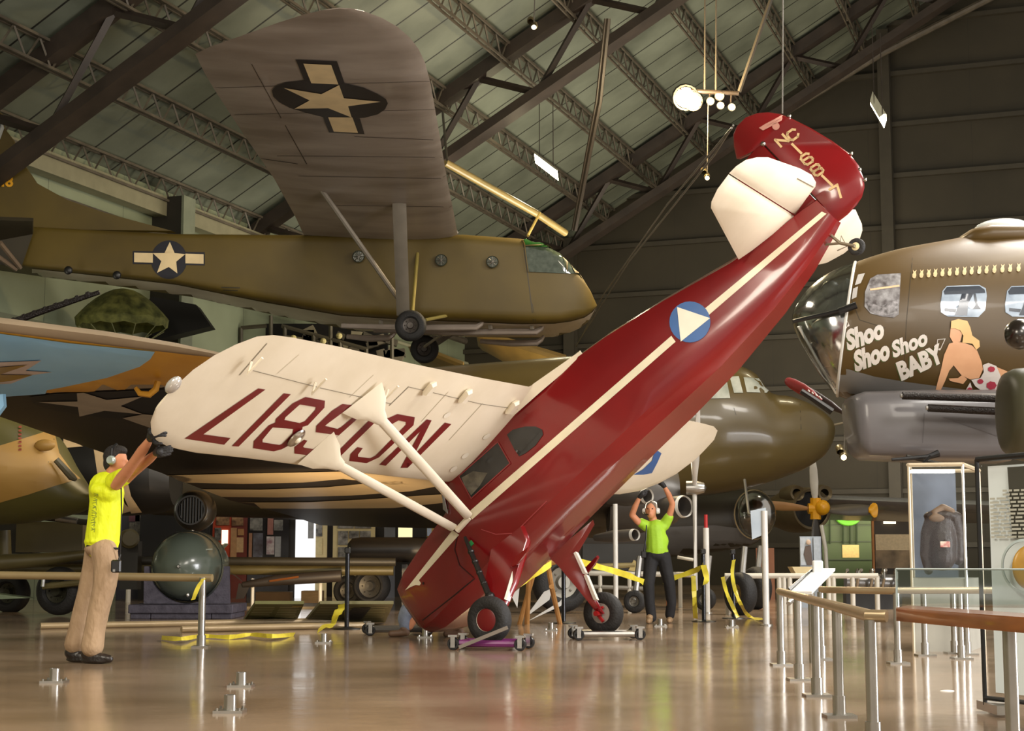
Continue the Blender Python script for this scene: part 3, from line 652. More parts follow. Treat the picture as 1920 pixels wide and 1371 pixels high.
mark('canopy_tint', [[(981, 445), (1000, 449), (1030, 458), (1049, 464), (1040, 466), (984, 462)]], GB, mat('canopy_green', '1f4a1c', .1, coat=.5), cg, off=.035, grid=6)
mark('canopy_reflection', [[(1060, 473), (1085, 500), (1103, 519), (1096, 516), (1077, 512), (1066, 492)]], GB, mat('pale_reflection', 'c9b79c', .15, col2='7a6b56', scale=8), cg, off=.03, grid=6)  # reflected light in the glazing, painted as a pale patch
random.seed(3)
fr = [[(a, b), (a + 4, b - 2), (a + 5, b), (a + 1, b + 2)] for a, b in [(random.uniform(990, 1065), random.uniform(470, 507)) for _ in range(26)]]
G()
mark('canopy_frame', thick([(981, 445), (1003, 449), (1049, 464)], 2) + thick([(984, 462), (1056, 462)], 1.5) + thick([(1058, 466), (1062, 510)], 2) + thick([(981, 445), (990, 510)], 2), GB, olive, cg, off=.055, each=True)
mark('nose_door_seam', thick([(979, 446), (990, 520), (1000, 602)], 1.5) + thick([(1004, 602), (998, 570)], 1), GB, olvdk, gp)
mark('stencil', [[(415, 538), (450, 539), (450, 541), (415, 540)], [(418, 543), (446, 544), (446, 546), (418, 545)]], GB, olvdk, gp)
# glider wing
rt = at(715, 437, 32); gn = V((0, .055, 1)).normalized()
q = lambda u, v: onp(u, v, rt, gn)
rows = [((861, 458), (575, 452), .36), ((852, 405), (553, 405), .36), ((838, 335), (514, 335), .35), ((822, 240), (452, 245), .34), ((807, 155), (402, 168), .3), ((797, 118), (384, 138), .27), ((785, 92), (374, 118), .22), ((768, 70), (366, 101), .18), ((745, 50), (395, 87), .14), ((715, 33), (450, 68), .1), ((685, 22), (520, 43), .06), ((660, 16), (570, 27), .03), ((640, 15), (605, 19), .015)]
gwm = mat('glider_wing_fabric', 'a0958a', .34, col2='7c7064', scale=.5, stretch=(1, 3, 1), coat=.15, bump=.12, bscale=2)
gw = panelwing('wing', [(q(*a), q(*b), t) for a, b, t in rows], gwm, gp, label='brown-grey underside with a star and bars')
pairs = [((861, 458), (575, 452), .36)]
far_w = [(at(860, 436, 34), at(600, 434, 34), .36), (at(850, 452, 42), at(640, 455, 42), .3)]
panelwing('wing', far_w, gwm, gp)
WB2 = bvh([gw])
c3 = lambda x, y: (480 + x / 6.857, 90 + y / 6.857)
wd = mark('wing_disc', [[c3(x, y) for x, y in ((205, 540), (260, 480), (380, 435), (620, 410), (880, 415), (1140, 445), (1380, 500), (1560, 580), (1670, 650), (1695, 705), (1660, 780), (1570, 845), (1400, 890), (1150, 905), (860, 880), (640, 825), (430, 760), (300, 690), (225, 620))]], WB2, mat('faded_navy', '2a2422', .35), gp, off=.01)
mark('wing_bar', [[c3(x, y) for x, y in z] for z in (((510, 142), (1042, 165), (1140, 450), (620, 410)), ((860, 875), (1335, 900), (1395, 1102), (940, 1082)))], WB2, mat('faded_navy', '2a2422', .35), gp, off=.008, each=True)
mark('wing_bar_stripe', [[c3(x, y) for x, y in z] for z in (((610, 190), (968, 208), (1060, 458), (712, 442)), ((928, 880), (1240, 882), (1312, 1082), (1000, 1065)))], WB2, cream2, gp, off=.014, each=True)
mark('wing_star', [[c3(x, y) for x, y in ((360, 500), (840, 580), (1070, 462), (1130, 632), (1600, 678), (1185, 735), (1230, 880), (930, 760), (495, 768), (690, 660))]], WB2, cream2, wd, off=.018)
mark('aileron_gap', thick([(472, 120), (527, 221)], 1.2) + thick([(535, 235), (575, 307)], 1.4) + thick([(488, 297), (558, 307)], 1), WB2, mat('joint_brown', '3e332a', .6), gp)
mark('rib_line', thick([(665, 256), (812, 262)], 1) + thick([(560, 330), (840, 335)], .8) + thick([(620, 385), (850, 388)], .8) + thick([(400, 165), (805, 152)], .8) + thick([(440, 215), (815, 205)], .8) + thick([(520, 292), (828, 295)], .8), WB2, mat('joint_brown2', '5c5044', .6), gp, each=True)
# wing struts and wheels
gs = mat('strut_grey', '8d8578', .35, .2)
G().rings([[p + V((x, y, 0)) for x, y in ((-.13, 0), (0, -.05), (.13, 0), (0, .05))] for p in (q(748, 365), at(756, 592, 31.3))]).ok('wing_strut', gs, gp)
G().tube([q(600, 352), at(757, 575, 31.3)], .05, 8).ok('wing_strut', gs, gp)
G().tube([at(783, 475, 32), at(773, 590, 31.3)], .035, 8).ok('landing_strut', mat('strut_gold', '9a8a48', .4), gp)
G().box(q(752, 362) - V((0, 0, .06)), (.26, .3, .12), None, .03).ok('strut_fitting', gs, gp)
G().tube([q(690, 470), q(737, 430)], .02, 6).ok('jury_strut', gs, gp)
tyre('landing_wheel', at(770, 611, 31.2), (.05, 1, 0), .31, .2, gp, '4b4540', .48)
tyre('landing_wheel', at(796, 655, 34.6), (.05, 1, 0), .31, .2, gp, '4b4540', .48)
G().tube([at(798, 600, 31.5), at(838, 592, 32.1)], .035, 8).ok('axle_brace', mat('strut_gold', '9a8a48', .4), gp)
G().tube([at(796, 650, 34), at(838, 620, 33)], .03, 8).ok('axle_brace', gs, gp)
for y, v0, uu in ((32.3, 612, (640, 905)), (32.6, 620, (700, 1018)), (33.6, 641, (900, 1018)), (33.6, 632, (650, 740))):
    pts = [at(uu[0], v0 - 1, y), at((uu[0] + uu[1]) / 2, v0 + 3, y), at(uu[1] - 12, v0 + 2, y), at(uu[1] - 3, v0 - 4, y), at(uu[1] + 2, v0 - 11, y)]
    G().tube(pts, [.05, .07, .07, .05, .03], 8).ok('landing_skid', mat('skid_grey', '9c9085', .4, .3), gp)
for u in (714, 762, 918, 996):
    G().tube([at(u, 600, 32.5), at(u + 2, 618, 32.5)], .05, 6).ok('skid_bracket', gs, gp)
for a, b in (((985, 440), (1011, 402)), ((1108, 400), (1120, 540)), ((845, 437), (835, 305))): pass
G().tube([at(990, 442, 33), at(1012, 400, 34)], .03, 6).ok('hanging_rod', mat('rod_gold', 'a3904e', .4), gp)
g = G(); g.tube([at(835, 305, 41), at(1008, 402, 43), at(1060, 437, 44)], .1, 12); g.ok('duct_pipe', mat('cream_pipe', 'a48f58', .35, coat=.3), kind='structure')
# ---- twin-engined transport, nose right, with striped wing
tp = thing('transport_aeroplane', 'dull olive twin-engined transport behind the red aircraft, blunt nose pointing right', 'aircraft', at(1200, 980, 36))
tf = body(G(), cat_rom([(500, 716, 500, 850, .8), (620, 705, 620, 880, .95), (800, 690, 800, 905, 1.1), (1000, 674, 1000, 922, 1.2), (1150, 664, 1150, 930, 1.25), (1300, 674, 1300, 930, 1.25), (1345, 680, 1345, 926, 1.25), (1385, 687, 1380, 920, 1.2), (1415, 703, 1415, 912, 1.15), (1442, 737, 1442, 904, 1.1), (1480, 744, 1480, 891, 1.0), (1515, 757, 1515, 876, .85), (1542, 773, 1542, 857, .65), (1557, 787, 1557, 836, .42), (1563, 800, 1563, 815, .2)], 3), 36.5).ok('fuselage', olive2, tp, smooth=40)
TB = bvh([tf])
wm = mat('cockpit_glass', 'c4cbc8', .08, col2='8f9894', scale=2, coat=.4)
for pl in ([(1320, 706), (1362, 712), (1369, 747), (1310, 748)], [(1368, 707), (1385, 706), (1393, 737), (1376, 737)], [(1394, 708), (1431, 711), (1441, 733), (1437, 737), (1400, 736)]):
    mark('cockpit_window', [pl], TB, wm, tp, off=.012)
mark('hatch_seam', thick([(1500, 758), (1502, 805)], 1) + thick([(1376, 765), (1380, 778)], 1), TB, olvdk, tp)
G().tube([at(1563, 797, 36.5), at(1582, 793, 36.5)], .025, 8).ok('pitot_tube', mat('fork_steel', '8f8571', .45, .6), tp)
wr = at(600, 958, 31); wn = V((0.0, .10, 1)).normalized(); qq = lambda u, v: onp(u, v, wr, wn)
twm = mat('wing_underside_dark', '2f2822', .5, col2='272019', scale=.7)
rows = [((1250, 968), (600, 985), .5), ((1150, 935), (540, 966), .5), ((1080, 915), (430, 938), .5), ((900, 872), (300, 886), .45), ((700, 812), (150, 834), .36), ((500, 758), (-10, 778), .28), ((350, 722), (-150, 735), .2), ((200, 700), (-260, 705), .1)]
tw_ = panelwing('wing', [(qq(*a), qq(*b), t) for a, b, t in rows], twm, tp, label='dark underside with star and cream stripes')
TW = bvh([tw_])
c4 = lambda x, y: (x / 4.154, 560 + y / 4.154)
td = mark('wing_disc', [[c4(x, y) for x, y in ((230, 760), (420, 735), (800, 720), (1300, 700), (1420, 780), (1300, 900), (1180, 935), (950, 935), (650, 905), (400, 860), (270, 820))]], TW, mat('wing_navy', '0f1017', .5), tp, off=.01)
mark('wing_star', [[c4(x, y) for x, y in ((300, 795), (605, 790), (600, 725), (655, 722), (830, 778), (1110, 752), (940, 825), (1115, 890), (815, 862), (620, 908), (608, 833))]], TW, mat('star_grey', 'b5aa9c', .5), td, off=.02)
mark('wing_bar', [[c4(x, y) for x, y in ((955, 920), (1120, 890), (1300, 905), (1300, 1005), (1175, 998))]], TW, mat('star_grey', 'b5aa9c', .5), tp, off=.02)
c5 = lambda x, y: (300 + x / 3.2, 850 + y / 3.2)
cs = mat('invasion_cream', 'cdb894', .4, col2='bfa884', scale=1)
for pl in (((20, 130), (400, 120), (900, 110), (1700, 90), (1740, 150), (1650, 175), (1400, 185), (1100, 150), (860, 172), (500, 180), (150, 172)), ((250, 212), (600, 215), (1000, 200), (1320, 170), (1740, 140), (1740, 180), (1500, 225), (1150, 250), (700, 262), (370, 258)), ((470, 292), (900, 290), (1200, 275), (1600, 248), (1740, 240), (1740, 290), (1400, 325), (900, 330), (560, 328))):
    mark('wing_stripe', [[c5(*p) for p in pl]], TW, cs, tp, off=.012)
nb = body(G(), [(236, 915, 236, 930, .1), (240, 895, 240, 945, .35), (252, 882, 252, 956, .5), (290, 872, 290, 966, .62), (500, 872, 500, 972, .7), (800, 880, 800, 985, .75), (1000, 890, 1000, 1000, .8), (1120, 895, 1120, 1010, .8), (1135, 905, 1135, 1000, .7)], 33.0).ok('engine_nacelle', mat('nacelle_dark_olive', '3b3220', .45), tp, smooth=50)  # dark olive base colour of the nacelle
g = body(G(), [(1140, 875, 1140, 1000, .8), (1200, 868, 1200, 1000, .85), (1250, 875, 1250, 990, .8), (1268, 885, 1268, 980, .72)], 30.5); cw = g.ok('engine_cowling', mat('cowl_grey', '4f4a45', .4), tp, smooth=50)
for u, v, a, b, yy in ((1283, 950, 10, 34, 29.5), (1213, 930, 9, 24, 28.5), (1190, 1003, 8, 18, 28)):
    T = frame(at(u, v, yy), (1, -.25, 0)); k = yy / 3000
    T = frame(at(u, v, yy), (.72, -.7, .05)) @ M.Diagonal((1, .85, 1, 1)); b *= .72
    o = G().lathe([(b * k * .8, -.5), (b * k * .86, 0), (b * k * 1.02, -.05), (b * k * 1.05, -.5), (b * k * .6, -.9)], T, 24).ok('air_scoop', mat('cowl_grey', '4f4a45'), tp)
    G().lathe([(b * k * .86, -.01), (b * k * .95, .03), (b * k * 1.03, -.03)], T, 28).ok('scoop_lip', mat('scoop_white', 'd8d6cf', .35), o)
ph = at(1302, 915, 29.6)
pr = G().lathe([(.001, .22), (.09, .18), (.13, .05), (.13, -.15)], frame(ph, (1, -.1, 0)), 16).ok('propeller_hub', silver, tp)
for d in ((.0, 0, -1), (.1, .8, .6), (-.05, -.8, .62)):
    blade(G(), ph, d, 2.3, .13, .03, V((1, -.6, 0)).normalized()).ok('propeller_blade', mat('blade_white', 'dcdad4', .3), pr)
# ---- heavy bomber on the right, nose left
bp = thing('heavy_bomber', 'brown heavy bomber at right with glazed nose, painted name and bomb tally', 'aircraft', at(1750, 900, 23))
bs = [(1604, 494, 1570, 742, .88), (1635, 483, 1600, 752, .95), (1690, 468, 1660, 765, 1.03), (1760, 455, 1740, 780, 1.08), (1830, 443, 1820, 790, 1.1), (1920, 434, 1920, 798, 1.12), (2080, 425, 2080, 806, 1.14), (2500, 418, 2500, 815, 1.15), (3300, 430, 3300, 815, 1.1)]
bf = body(G(), cat_rom(bs, 3), 23, 2.0, 40, .22).ok('fuselage', mat('bomber_brown', '543f1a', .45, col2='483614', scale=.7, coat=.06, bump=.04, bscale=5), bp, smooth=40)
BB = bvh([bf])
mark('belly_paint', [[(1564, 690), (1590, 692), (1640, 706), (1700, 716), (1760, 724), (1850, 735), (1990, 745), (1990, 812), (1560, 800)]], BB, greyp, bp, off=.006, label='grey belly paint')
ns = [(1604, 494, 1571, 743, .88), (1575, 503, 1556, 728, .84), (1545, 519, 1536, 702, .75), (1518, 540, 1516, 668, .6), (1500, 562, 1500, 640, .42), (1489, 581, 1490, 618, .24), (1485, 596, 1485, 603, .06)]
nz = body(G(), cat_rom(ns, 3), 23, 2.0, 40, .22).ok('glazed_nose', pexi, bp, smooth=60, label='clear plastic nose cone')
g = G(); ring = [at(0, 0, 23)] * 0
def rim(k, r=.018):
    t = at(k[0], k[1], 23); b = at(k[2], k[3], 23); c = (t + b) / 2; a = (t - b) / 2
    return [c + V((x * .222, x * 1.01, 0)) + a * z * 1.005 for x, z in sup(k[4], 1, 2, 40)]
p = rim(bs[0]); G().tube(p + [p[0]], .022, 6).ok('nose_rim', mat('rim_white', 'd8d4cb', .3), nz)
G().tube([at(1487, 603, 22.3), at(1600, 577, 22.0)], .03, 8).ok('nose_gun', black, bp)
G().tube([at(1573, 584, 22.02), at(1606, 572, 21.95)], .05, 8).ok('gun_mount', black, bp)
for (u, v, r, yy) in ((1545, 625, .22, 23), (1550, 668, .16, 22.9), (1558, 545, .15, 23.1), (1556, 700, .12, 23), (1530, 655, .12, 23)): G().ball(at(u, v, yy), (r, r, r), 12, 8).ok('bombsight_equipment', mat('equipment_dark', '3c3936', .4, .3), nz)
g = G(); g.box(at(1575, 620, 23), (.05, 1.3, 1.3)); g.ok('nose_bulkhead', mat('bulkhead', '5a5a54', .5, col2='22221f', scale=3), bp)
G().tube([at(1497, 612, 22.6), at(1568, 738, 22.8)], .02, 6).ok('nose_frame', mat('rim_white', 'd8d4cb', .3), nz)
wg1 = mat('bomber_window', '5b5555', .08, col2='aaa8a8', scale=9, coat=.6)
o = mark('side_window', [[(1632, 523), (1645, 516), (1689, 513), (1685, 590), (1676, 596), (1655, 594), (1632, 588), (1621, 575), (1622, 548)]], BB, wg1, bp, off=.01)
mark('window_reflection', thick([(1633, 544), (1685, 537)], 3.5), BB, mat('reflection_strip', 'f0c8a0', .3), o, off=.015)  # light reflected in the window, painted as a warm pale strip
mark('window_sill', [[(1625, 566), (1650, 575), (1684, 562), (1682, 588), (1655, 593), (1632, 585)]], BB, mat('window_lower', 'a9a5a6', .2, col2='4a4644', scale=14), o, off=.015)
for u0, w_ in ((1763, 87), (1884, 90)):
    o = mark('side_window', [[(u0 + 12, 537), (u0 + w_ - 14, 535), (u0 + w_ - 2, 541), (u0 + w_, 555), (u0 + w_ - 3, 582), (u0 + w_ - 16, 595), (u0 + 14, 594), (u0 + 1, 586), (u0, 572), (u0 + 4, 546)]], BB, mat('window_pale', 'b7c3cf', .08, col2='8b98a6', scale=4, coat=.5), bp, off=.01)
    mark('window_interior', [[(u0 + 12, 539), (u0 + w_ - 14, 537), (u0 + w_ - 4, 544), (u0 + w_ - 3, 550), (u0 + 8, 553), (u0 + 6, 547)], [(u0 + 40, 552), (u0 + 62, 551), (u0 + 52, 570), (u0 + 50, 592), (u0 + 26, 592), (u0 + 34, 574)], [(u0 + 8, 578), (u0 + 30, 580), (u0 + 28, 586), (u0 + 8, 584)], [(u0 + 62, 551), (u0 + 66, 551), (u0 + 70, 572), (u0 + 76, 580), (u0 + 60, 580), (u0 + 66, 572)]], BB, mat('window_dark', '343a43', .2), o, off=.015, each=True)
mark('small_window', [[(1609, 516), (1622, 513), (1614, 532), (1603, 536)], [(1600, 542), (1609, 538), (1606, 558), (1597, 562)]], BB, mat('window_pale2', 'c5c0bb', .15), bp, off=.01)
mark('panel_seam', thick([(1711, 484), (1700, 600), (1694, 700)], 1) + thick([(1600, 500), (1596, 560), (1612, 600), (1660, 615)], 1.2), BB, mat('seam_brown', '3b2f18', .6), bp)
wl = mat('nose_lettering', 'd9d0c6', .5); sh = mat('lettering_shadow', '4d5a28', .5)
c6 = lambda x, y: (1560 + x / 5.333, 560 + y / 5.333)
TX = [('Shoo', (185, 505), (93, -33), (-22, -240), .055), ('Shoo', (262, 715), (88, -33), (-22, -245), .055), ('Shoo', (640, 580), (88, -34), (-22, -200), .045), ('BABY', (715, 808), (93, -42), (-72, -215), .05)]
out = []; shd = []
for txt, o_, xv, yv, b_ in TX:
    k = 1.55 / 1.0
    f = lambda p, o_=o_, xv=xv, yv=yv: c6(o_[0] + p[0] * xv[0] * 1.9 + p[1] * yv[0] * 1.08 - 28, o_[1] + p[0] * xv[1] * 1.9 + p[1] * yv[1] * 1.08 + 5)
    f2 = lambda p, f=f: (f(p)[0] - 1.6, f(p)[1] + 1.8)
    mark('word_shadow', font_polys(txt, f2, b_), BB, sh, bp, off=.006); mark('painted_word', font_polys(txt, f, b_), BB, wl, bp, off=.011, label='cream hand-painted word')
mn = []
for pts in ([(105, 215), (130, 195), (170, 262), (150, 285)], [(1055, 410), (1130, 402), (1085, 500), (1065, 510)]): mn += thick([c6(*p) for p in pts], 1.2) + thick([c6(*pts[0]), c6(pts[0][0] + (35 if pts[0][0] < 500 else -10), pts[0][1] + (85 if pts[0][0] < 500 else 85))], 1.2)
mn += [circ(*c6(140, 290), 2, 2), circ(*c6(165, 270), 2, 2), circ(*c6(1030, 480), 2, 2), circ(*c6(1075, 505), 2, 2)]
mark('music_notes', mn, BB, wl, bp, off=.011)
for k, x in enumerate((1295, 1335, 1375, 1412, 1452, 1492, 1533, 1575, 1615, 1658, 1698, 1742, 1787, 1830, 1877)):
    u = 1280 + x / 2.98; v = 515 - 13 * k / 14
    mark('bomb_tally', [[(u - 3, v - 8), (u, v - 5), (u + 4, v - 8), (u + 2.5, v - 3), (u + 3.5, v + 2), (u + 2, v + 7), (u - 1, v + 8), (u - 4, v + 6), (u - 4, v + 1), (u - 2, v - 3)]], BB, mat('tally_cream', 'd8bd8e', .5), bp, off=.01)
skin2 = mat('painted_skin', 'd9a57c', .5, col2='cf9a72', scale=3)
P6 = lambda *a: [c6(*p) for p in a]
fg = mark('painted_figure', [P6((1170, 450), (1240, 430), (1310, 440), (1400, 470), (1450, 520), (1490, 620), (1510, 700), (1470, 790), (1380, 805), (1290, 760), (1215, 665), (1170, 720), (1130, 820), (1075, 935), (1030, 935), (1050, 850), (1090, 700), (1120, 560)), P6((1185, 290), (1260, 300), (1300, 350), (1280, 430), (1210, 440), (1175, 380)), P6((1640, 680), (1740, 720), (1850, 790), (1790, 850), (1750, 915), (1680, 900)), P6((1300, 760), (1350, 800), (1310, 850), (1180, 820), (1165, 795), (1260, 790))], BB, skin2, bp, off=.012, label='generic painted figure in a flowered wrap')
mark('painted_hair', [P6((1185, 300), (1190, 225), (1260, 205), (1350, 225), (1380, 290), (1400, 370), (1470, 420), (1475, 480), (1440, 510), (1400, 450), (1300, 440), (1310, 370), (1280, 320), (1230, 300))], BB, mat('painted_blond', 'e2b878', .5), fg, off=.02)
mark('painted_wrap', [P6((1505, 660), (1560, 638), (1640, 670), (1680, 760), (1700, 900), (1640, 945), (1520, 930), (1430, 870), (1390, 805), (1480, 790), (1515, 730)), P6((1330, 915), (1380, 830), (1415, 945), (1330, 945))], BB, mat('wrap_white', 'dcd3cc', .5), fg, off=.02)
mark('wrap_flowers', [circ(*c6(x, y), r, r * .8, 7) for x, y, r in ((1590, 700, 7), (1480, 820, 6), (1590, 860, 10), (1375, 900, 5))], BB, mat('flower_red', 'b03a4c', .5), fg, off=.026)
# chin box, guns, dome
g = G(); rs = []
for ut, vt, ub, vb, hw in ((1588, 752, 1596, 822, .42), (1594, 744, 1602, 850, .5), (1612, 738, 1620, 862, .56), (1720, 735, 1720, 866, .62), (1880, 735, 1880, 868, .62)):
    t = at(ut, vt, 22.4); b = at(ub, vb, 22.4); c = (t + b) / 2; a = (t - b) / 2; rs.append([c + V((0, x, 0)) + a * z for x, z in sup(hw, 1, 5, 28)])
ch = g.rings(rs).ok('chin_turret', mat('chin_grey', '6b686a', .36, col2='615e60', scale=.6, coat=.2), bp, smooth=50)
CB = bvh([ch])
mark('turret_panel', [[(1765, 782), (1880, 786), (1880, 822)]], CB, mat('panel_dark', '575354', .4), ch, off=.008)
mark('turret_seam', thick([(1733, 775), (1730, 830)], 1), CB, mat('panel_dark', '575354', .4), ch, off=.008)
for a, b in (((1692, 742), (1880, 748)), ((1740, 765), (1880, 772))):
    o = G().tube([at(*a, 21.3), at(*b, 21.3)], .052, 12).ok('gun_barrel', mat('gun_steel', '1f1815', .35, .4, bump=.6, bscale=60), bp)
    G().tube([at(a[0] - 4, a[1], 21.3), at(a[0] + 1, a[1], 21.3)], .03, 8).ok('muzzle', silver, o)
    g = G(); n_ = 12
    for k in range(n_): g.ball(at(a[0] + 25 + k * 12, a[1] + 1 + k * .35, 21.25), (.02, .012, .012), 6, 4)
    g.ok('barrel_jacket', black, o)
G().tube([at(1884, 745, 21.3), at(1925, 746, 21.3)], .09, 12).ok('gun_cradle', black, bp)
g = G(); g.tube([at(1672, 862, 21.6), at(1740, 857, 21.6), at(1760, 850, 21.6)], [.02, .035, .05], 8); g.tube([at(1728, 872, 21.5), at(1745, 855, 21.5)], .02, 6); g.tube([at(1700, 856, 21.7), at(1770, 872, 21.7)], .03, 6); g.ok('lower_gun', black, bp)
dm = body(G(), [(1795, 447, 1795, 470, .3), (1812, 436, 1812, 470, .5), (1840, 430, 1840, 470, .6), (1960, 428, 1960, 470, .6)], 23, 3).ok('dome_base', mat('bomber_brown', '64512a'), bp)
G().ball(at(1880, 432, 23), (.42, .42, .16), 24, 12).ok('astrodome', mat('dome_white', 'cfd0cc', .1, coat=.6), bp)
# near engine of the bomber at the frame edge
nc = body(G(), [(1880, 715, 1884, 838, .3), (1884, 700, 1890, 850, .45), (1900, 692, 1906, 862, .55), (2000, 684, 2000, 880, .65), (2300, 684, 2300, 890, .65), (3000, 700, 3000, 880, .5)], 19, 2.2).ok('engine_nacelle', mat('nacelle_olive', '4c4a36', .4, col2='3e3c2c', scale=1), bp, smooth=50)
G().ball(at(1912, 627, 17.5), .17, 20, 14).ok('spinner_ball', mat('spinner_black', '1d1712', .25, coat=.5), bp)
G().tube([at(1560, 772, 25), at(1525, 748, 25), at(1502, 733, 25)], [.06, .05, .045], 8).ok('nose_antenna', black, bp)
bl = thing('propeller', 'dark propeller with red blade tip beneath the bomber nose', 'propeller', at(1590, 778, 25.5))
hub_ = at(1592, 780, 25.5); tip_ = at(1472, 712, 25.5)
blade(G(), hub_, tip_ - hub_, (tip_ - hub_).length, .09, .025, V((0, 1, 0))).ok('propeller_blade', mat('blade_black', '2a1a15', .4), bl)
d_ = (tip_ - hub_); blade(G(), hub_ + d_ * .42 + V((0, -.012, 0)), d_, d_.length * .582, .095, .028, V((0, 1, 0))).ok('red_tip', mat('tip_red', '7e1a16', .4), bl)
g = G(); 
for k in range(4): g.tube([at(1515 + k * 7, 731 + k * 4, 25.3), at(1518 + k * 7, 729 + k * 4 + 6, 25.3)], .012, 6)
g.ok('blade_marks', mat('rim_white', 'd8d4cb'), bl)
# ---- blue and yellow wing at the left
yp = thing('patterned_wing_aircraft', 'pale blue and mustard aircraft wing reaching in from the left', 'aircraft', at(0, 740, 21))
F = foil()
rows = [(at(-160, 572, 14.6), at(-160, 748, 16.9), .3), (at(0, 606, 14.8), at(-10, 742, 16.9), .26), (at(200, 630, 15.1), at(110, 736, 16.9), .22), (at(330, 650, 15.3), at(230, 730, 16.9), .18), (at(395, 662, 15.4), at(300, 727, 16.8), .13), (at(425, 668, 15.6), at(330, 723, 16.7), .12), (at(440, 676, 15.8), at(352, 718, 16.5), .04)]
yw = panelwing('wing', rows, mat('edge_tan', '94826b', .4, col2='85745e', scale=1.5), yp)
YB = bvh([yw])
must = mat('mustard_paint', 'cf9a2e', .42, col2='b98422', scale=1.5)
mark('mustard_field', [[(-60, 607), (0, 620), (200, 645), (420, 671), (438, 680), (380, 712), (330, 728), (230, 734), (100, 740), (0, 744), (-60, 748)]], YB, must, yp, off=.014, label='mustard underside')
mark('blue_field', [[(-60, 608), (0, 622), (130, 640), (291, 656), (282, 670), (262, 684), (200, 705), (120, 722), (88, 728), (85, 735), (0, 741), (-60, 744)]], YB, mat('sky_blue_paint', '94c8f0', .4, col2='82b8e4', scale=1.2), yp, off=.022, label='pale blue field')
mark('jagged_star', [[(-20, 675), (78, 671), (48, 690), (98, 693), (60, 698), (22, 714), (-20, 716)]], YB, mat('star_outline', 'c9b9b4', .5), yp, off=.03)
mark('star_fill', [[(-20, 684), (52, 678), (0, 696), (62, 697), (20, 708), (-20, 712)]], YB, mat('star_mustard', '94751f', .5), yp, off=.038)
hk = [at(u, v, 16.2) for u, v in ((254, 727), (262, 738), (280, 740), (292, 730), (296, 715))]
G().tube(hk, [.02, .03, .035, .035, .03], 8).ok('wingtip_hook', must, yp)
G().tube([at(0, 741, 16.2), at(2, 760, 16.2), at(-10, 775, 16.2)], .06, 8).ok('pylon_tip', mat('sky_blue_paint', '93b4cc'), yp)
g = G(); g.tube([at(-40, 628, 21), at(70, 587, 21), at(140, 563, 21), at(187, 548, 21)], [.05, .045, .04, .03], 8)
for k in range(9): g.ball(at(5 + k * 20, 609 - k * 7, 21), .05, 6, 4)
tag(g.ok('gun_barrel', mat('gun_steel', '1f1815')), 'long dark ribbed gun barrel slanting up above the blue wing', 'gun barrel')
# ---- camouflaged nose and striped fuselage behind the man in yellow
kp = thing('camouflage_aircraft', 'tan and green camouflaged aircraft nose behind the man in yellow', 'aircraft', at(40, 1000, 25))
kf = body(G(), cat_rom([(-160, 690, -160, 985, 1.1), (-40, 735, -40, 985, 1.1), (40, 775, 40, 982, 1.05), (85, 800, 85, 976, .95), (108, 822, 108, 972, .85), (130, 862, 130, 966, .7), (152, 895, 152, 960, .5), (170, 920, 170, 950, .25), (176, 932, 176, 938, .05)], 3), 25).ok('fuselage', mat('camo_green', '565021', .45, col2='4a451d', scale=1), kp)
KB = bvh([kf])
mark('tan_camouflage', [[(-100, 855), (0, 836), (60, 818), (100, 805), (110, 850), (135, 885), (150, 898), (100, 912), (50, 928), (0, 942), (-100, 965)]], KB, mat('camo_tan', 'a8823f', .5, col2='9a7537', scale=1), kp, off=.01, label='tan camouflage band')
f = lambda p: (39 + p[1] * -6, 848 - p[0] * 12)
mark('serial', [[(34 + random.random(), y), (40, y), (40, y + 4), (34, y + 4)] for y in range(800, 848, 7)], KB, mat('serial_red', '8a3a1c', .5), kp, off=.016)
G().ball(at(84, 835, 24.2), (.16, .08, .09), 12, 8).ok('blister', mat('camo_tan', 'a8823f'), kp)
G().tube([at(105, 862, 24.3), at(135, 895, 24.4), at(143, 900, 24.4)], [.05, .06, .03], 8).ok('exhaust_stub', mat('exhaust_grey', '5b5540', .5), kp)
sp_ = thing('striped_aircraft', 'black and cream striped aircraft body hidden behind the man in yellow', 'aircraft', at(200, 970, 29))
sf = body(G(), [(70, 830, 70, 940, .7), (120, 815, 120, 965, .9), (240, 812, 240, 968, .95), (300, 830, 300, 962, .9), (330, 860, 330, 950, .6)], 29).ok('fuselage', mat('stripe_black', '15120f', .5), sp_)
XB = bvh([sf])
for pl in ([(119, 823), (125, 823), (156, 838), (119, 841)], [(104, 826), (110, 822), (110, 832), (105, 834)], [(176, 843), (200, 851), (215, 905), (235, 945), (248, 957), (230, 962), (200, 925), (184, 895)], [(228, 895), (240, 905), (246, 930), (266, 960), (246, 962), (232, 930)]):
    mark('cream_stripe', [pl], XB, mat('invasion_cream2', 'd7b98c', .5), sp_, off=.012)
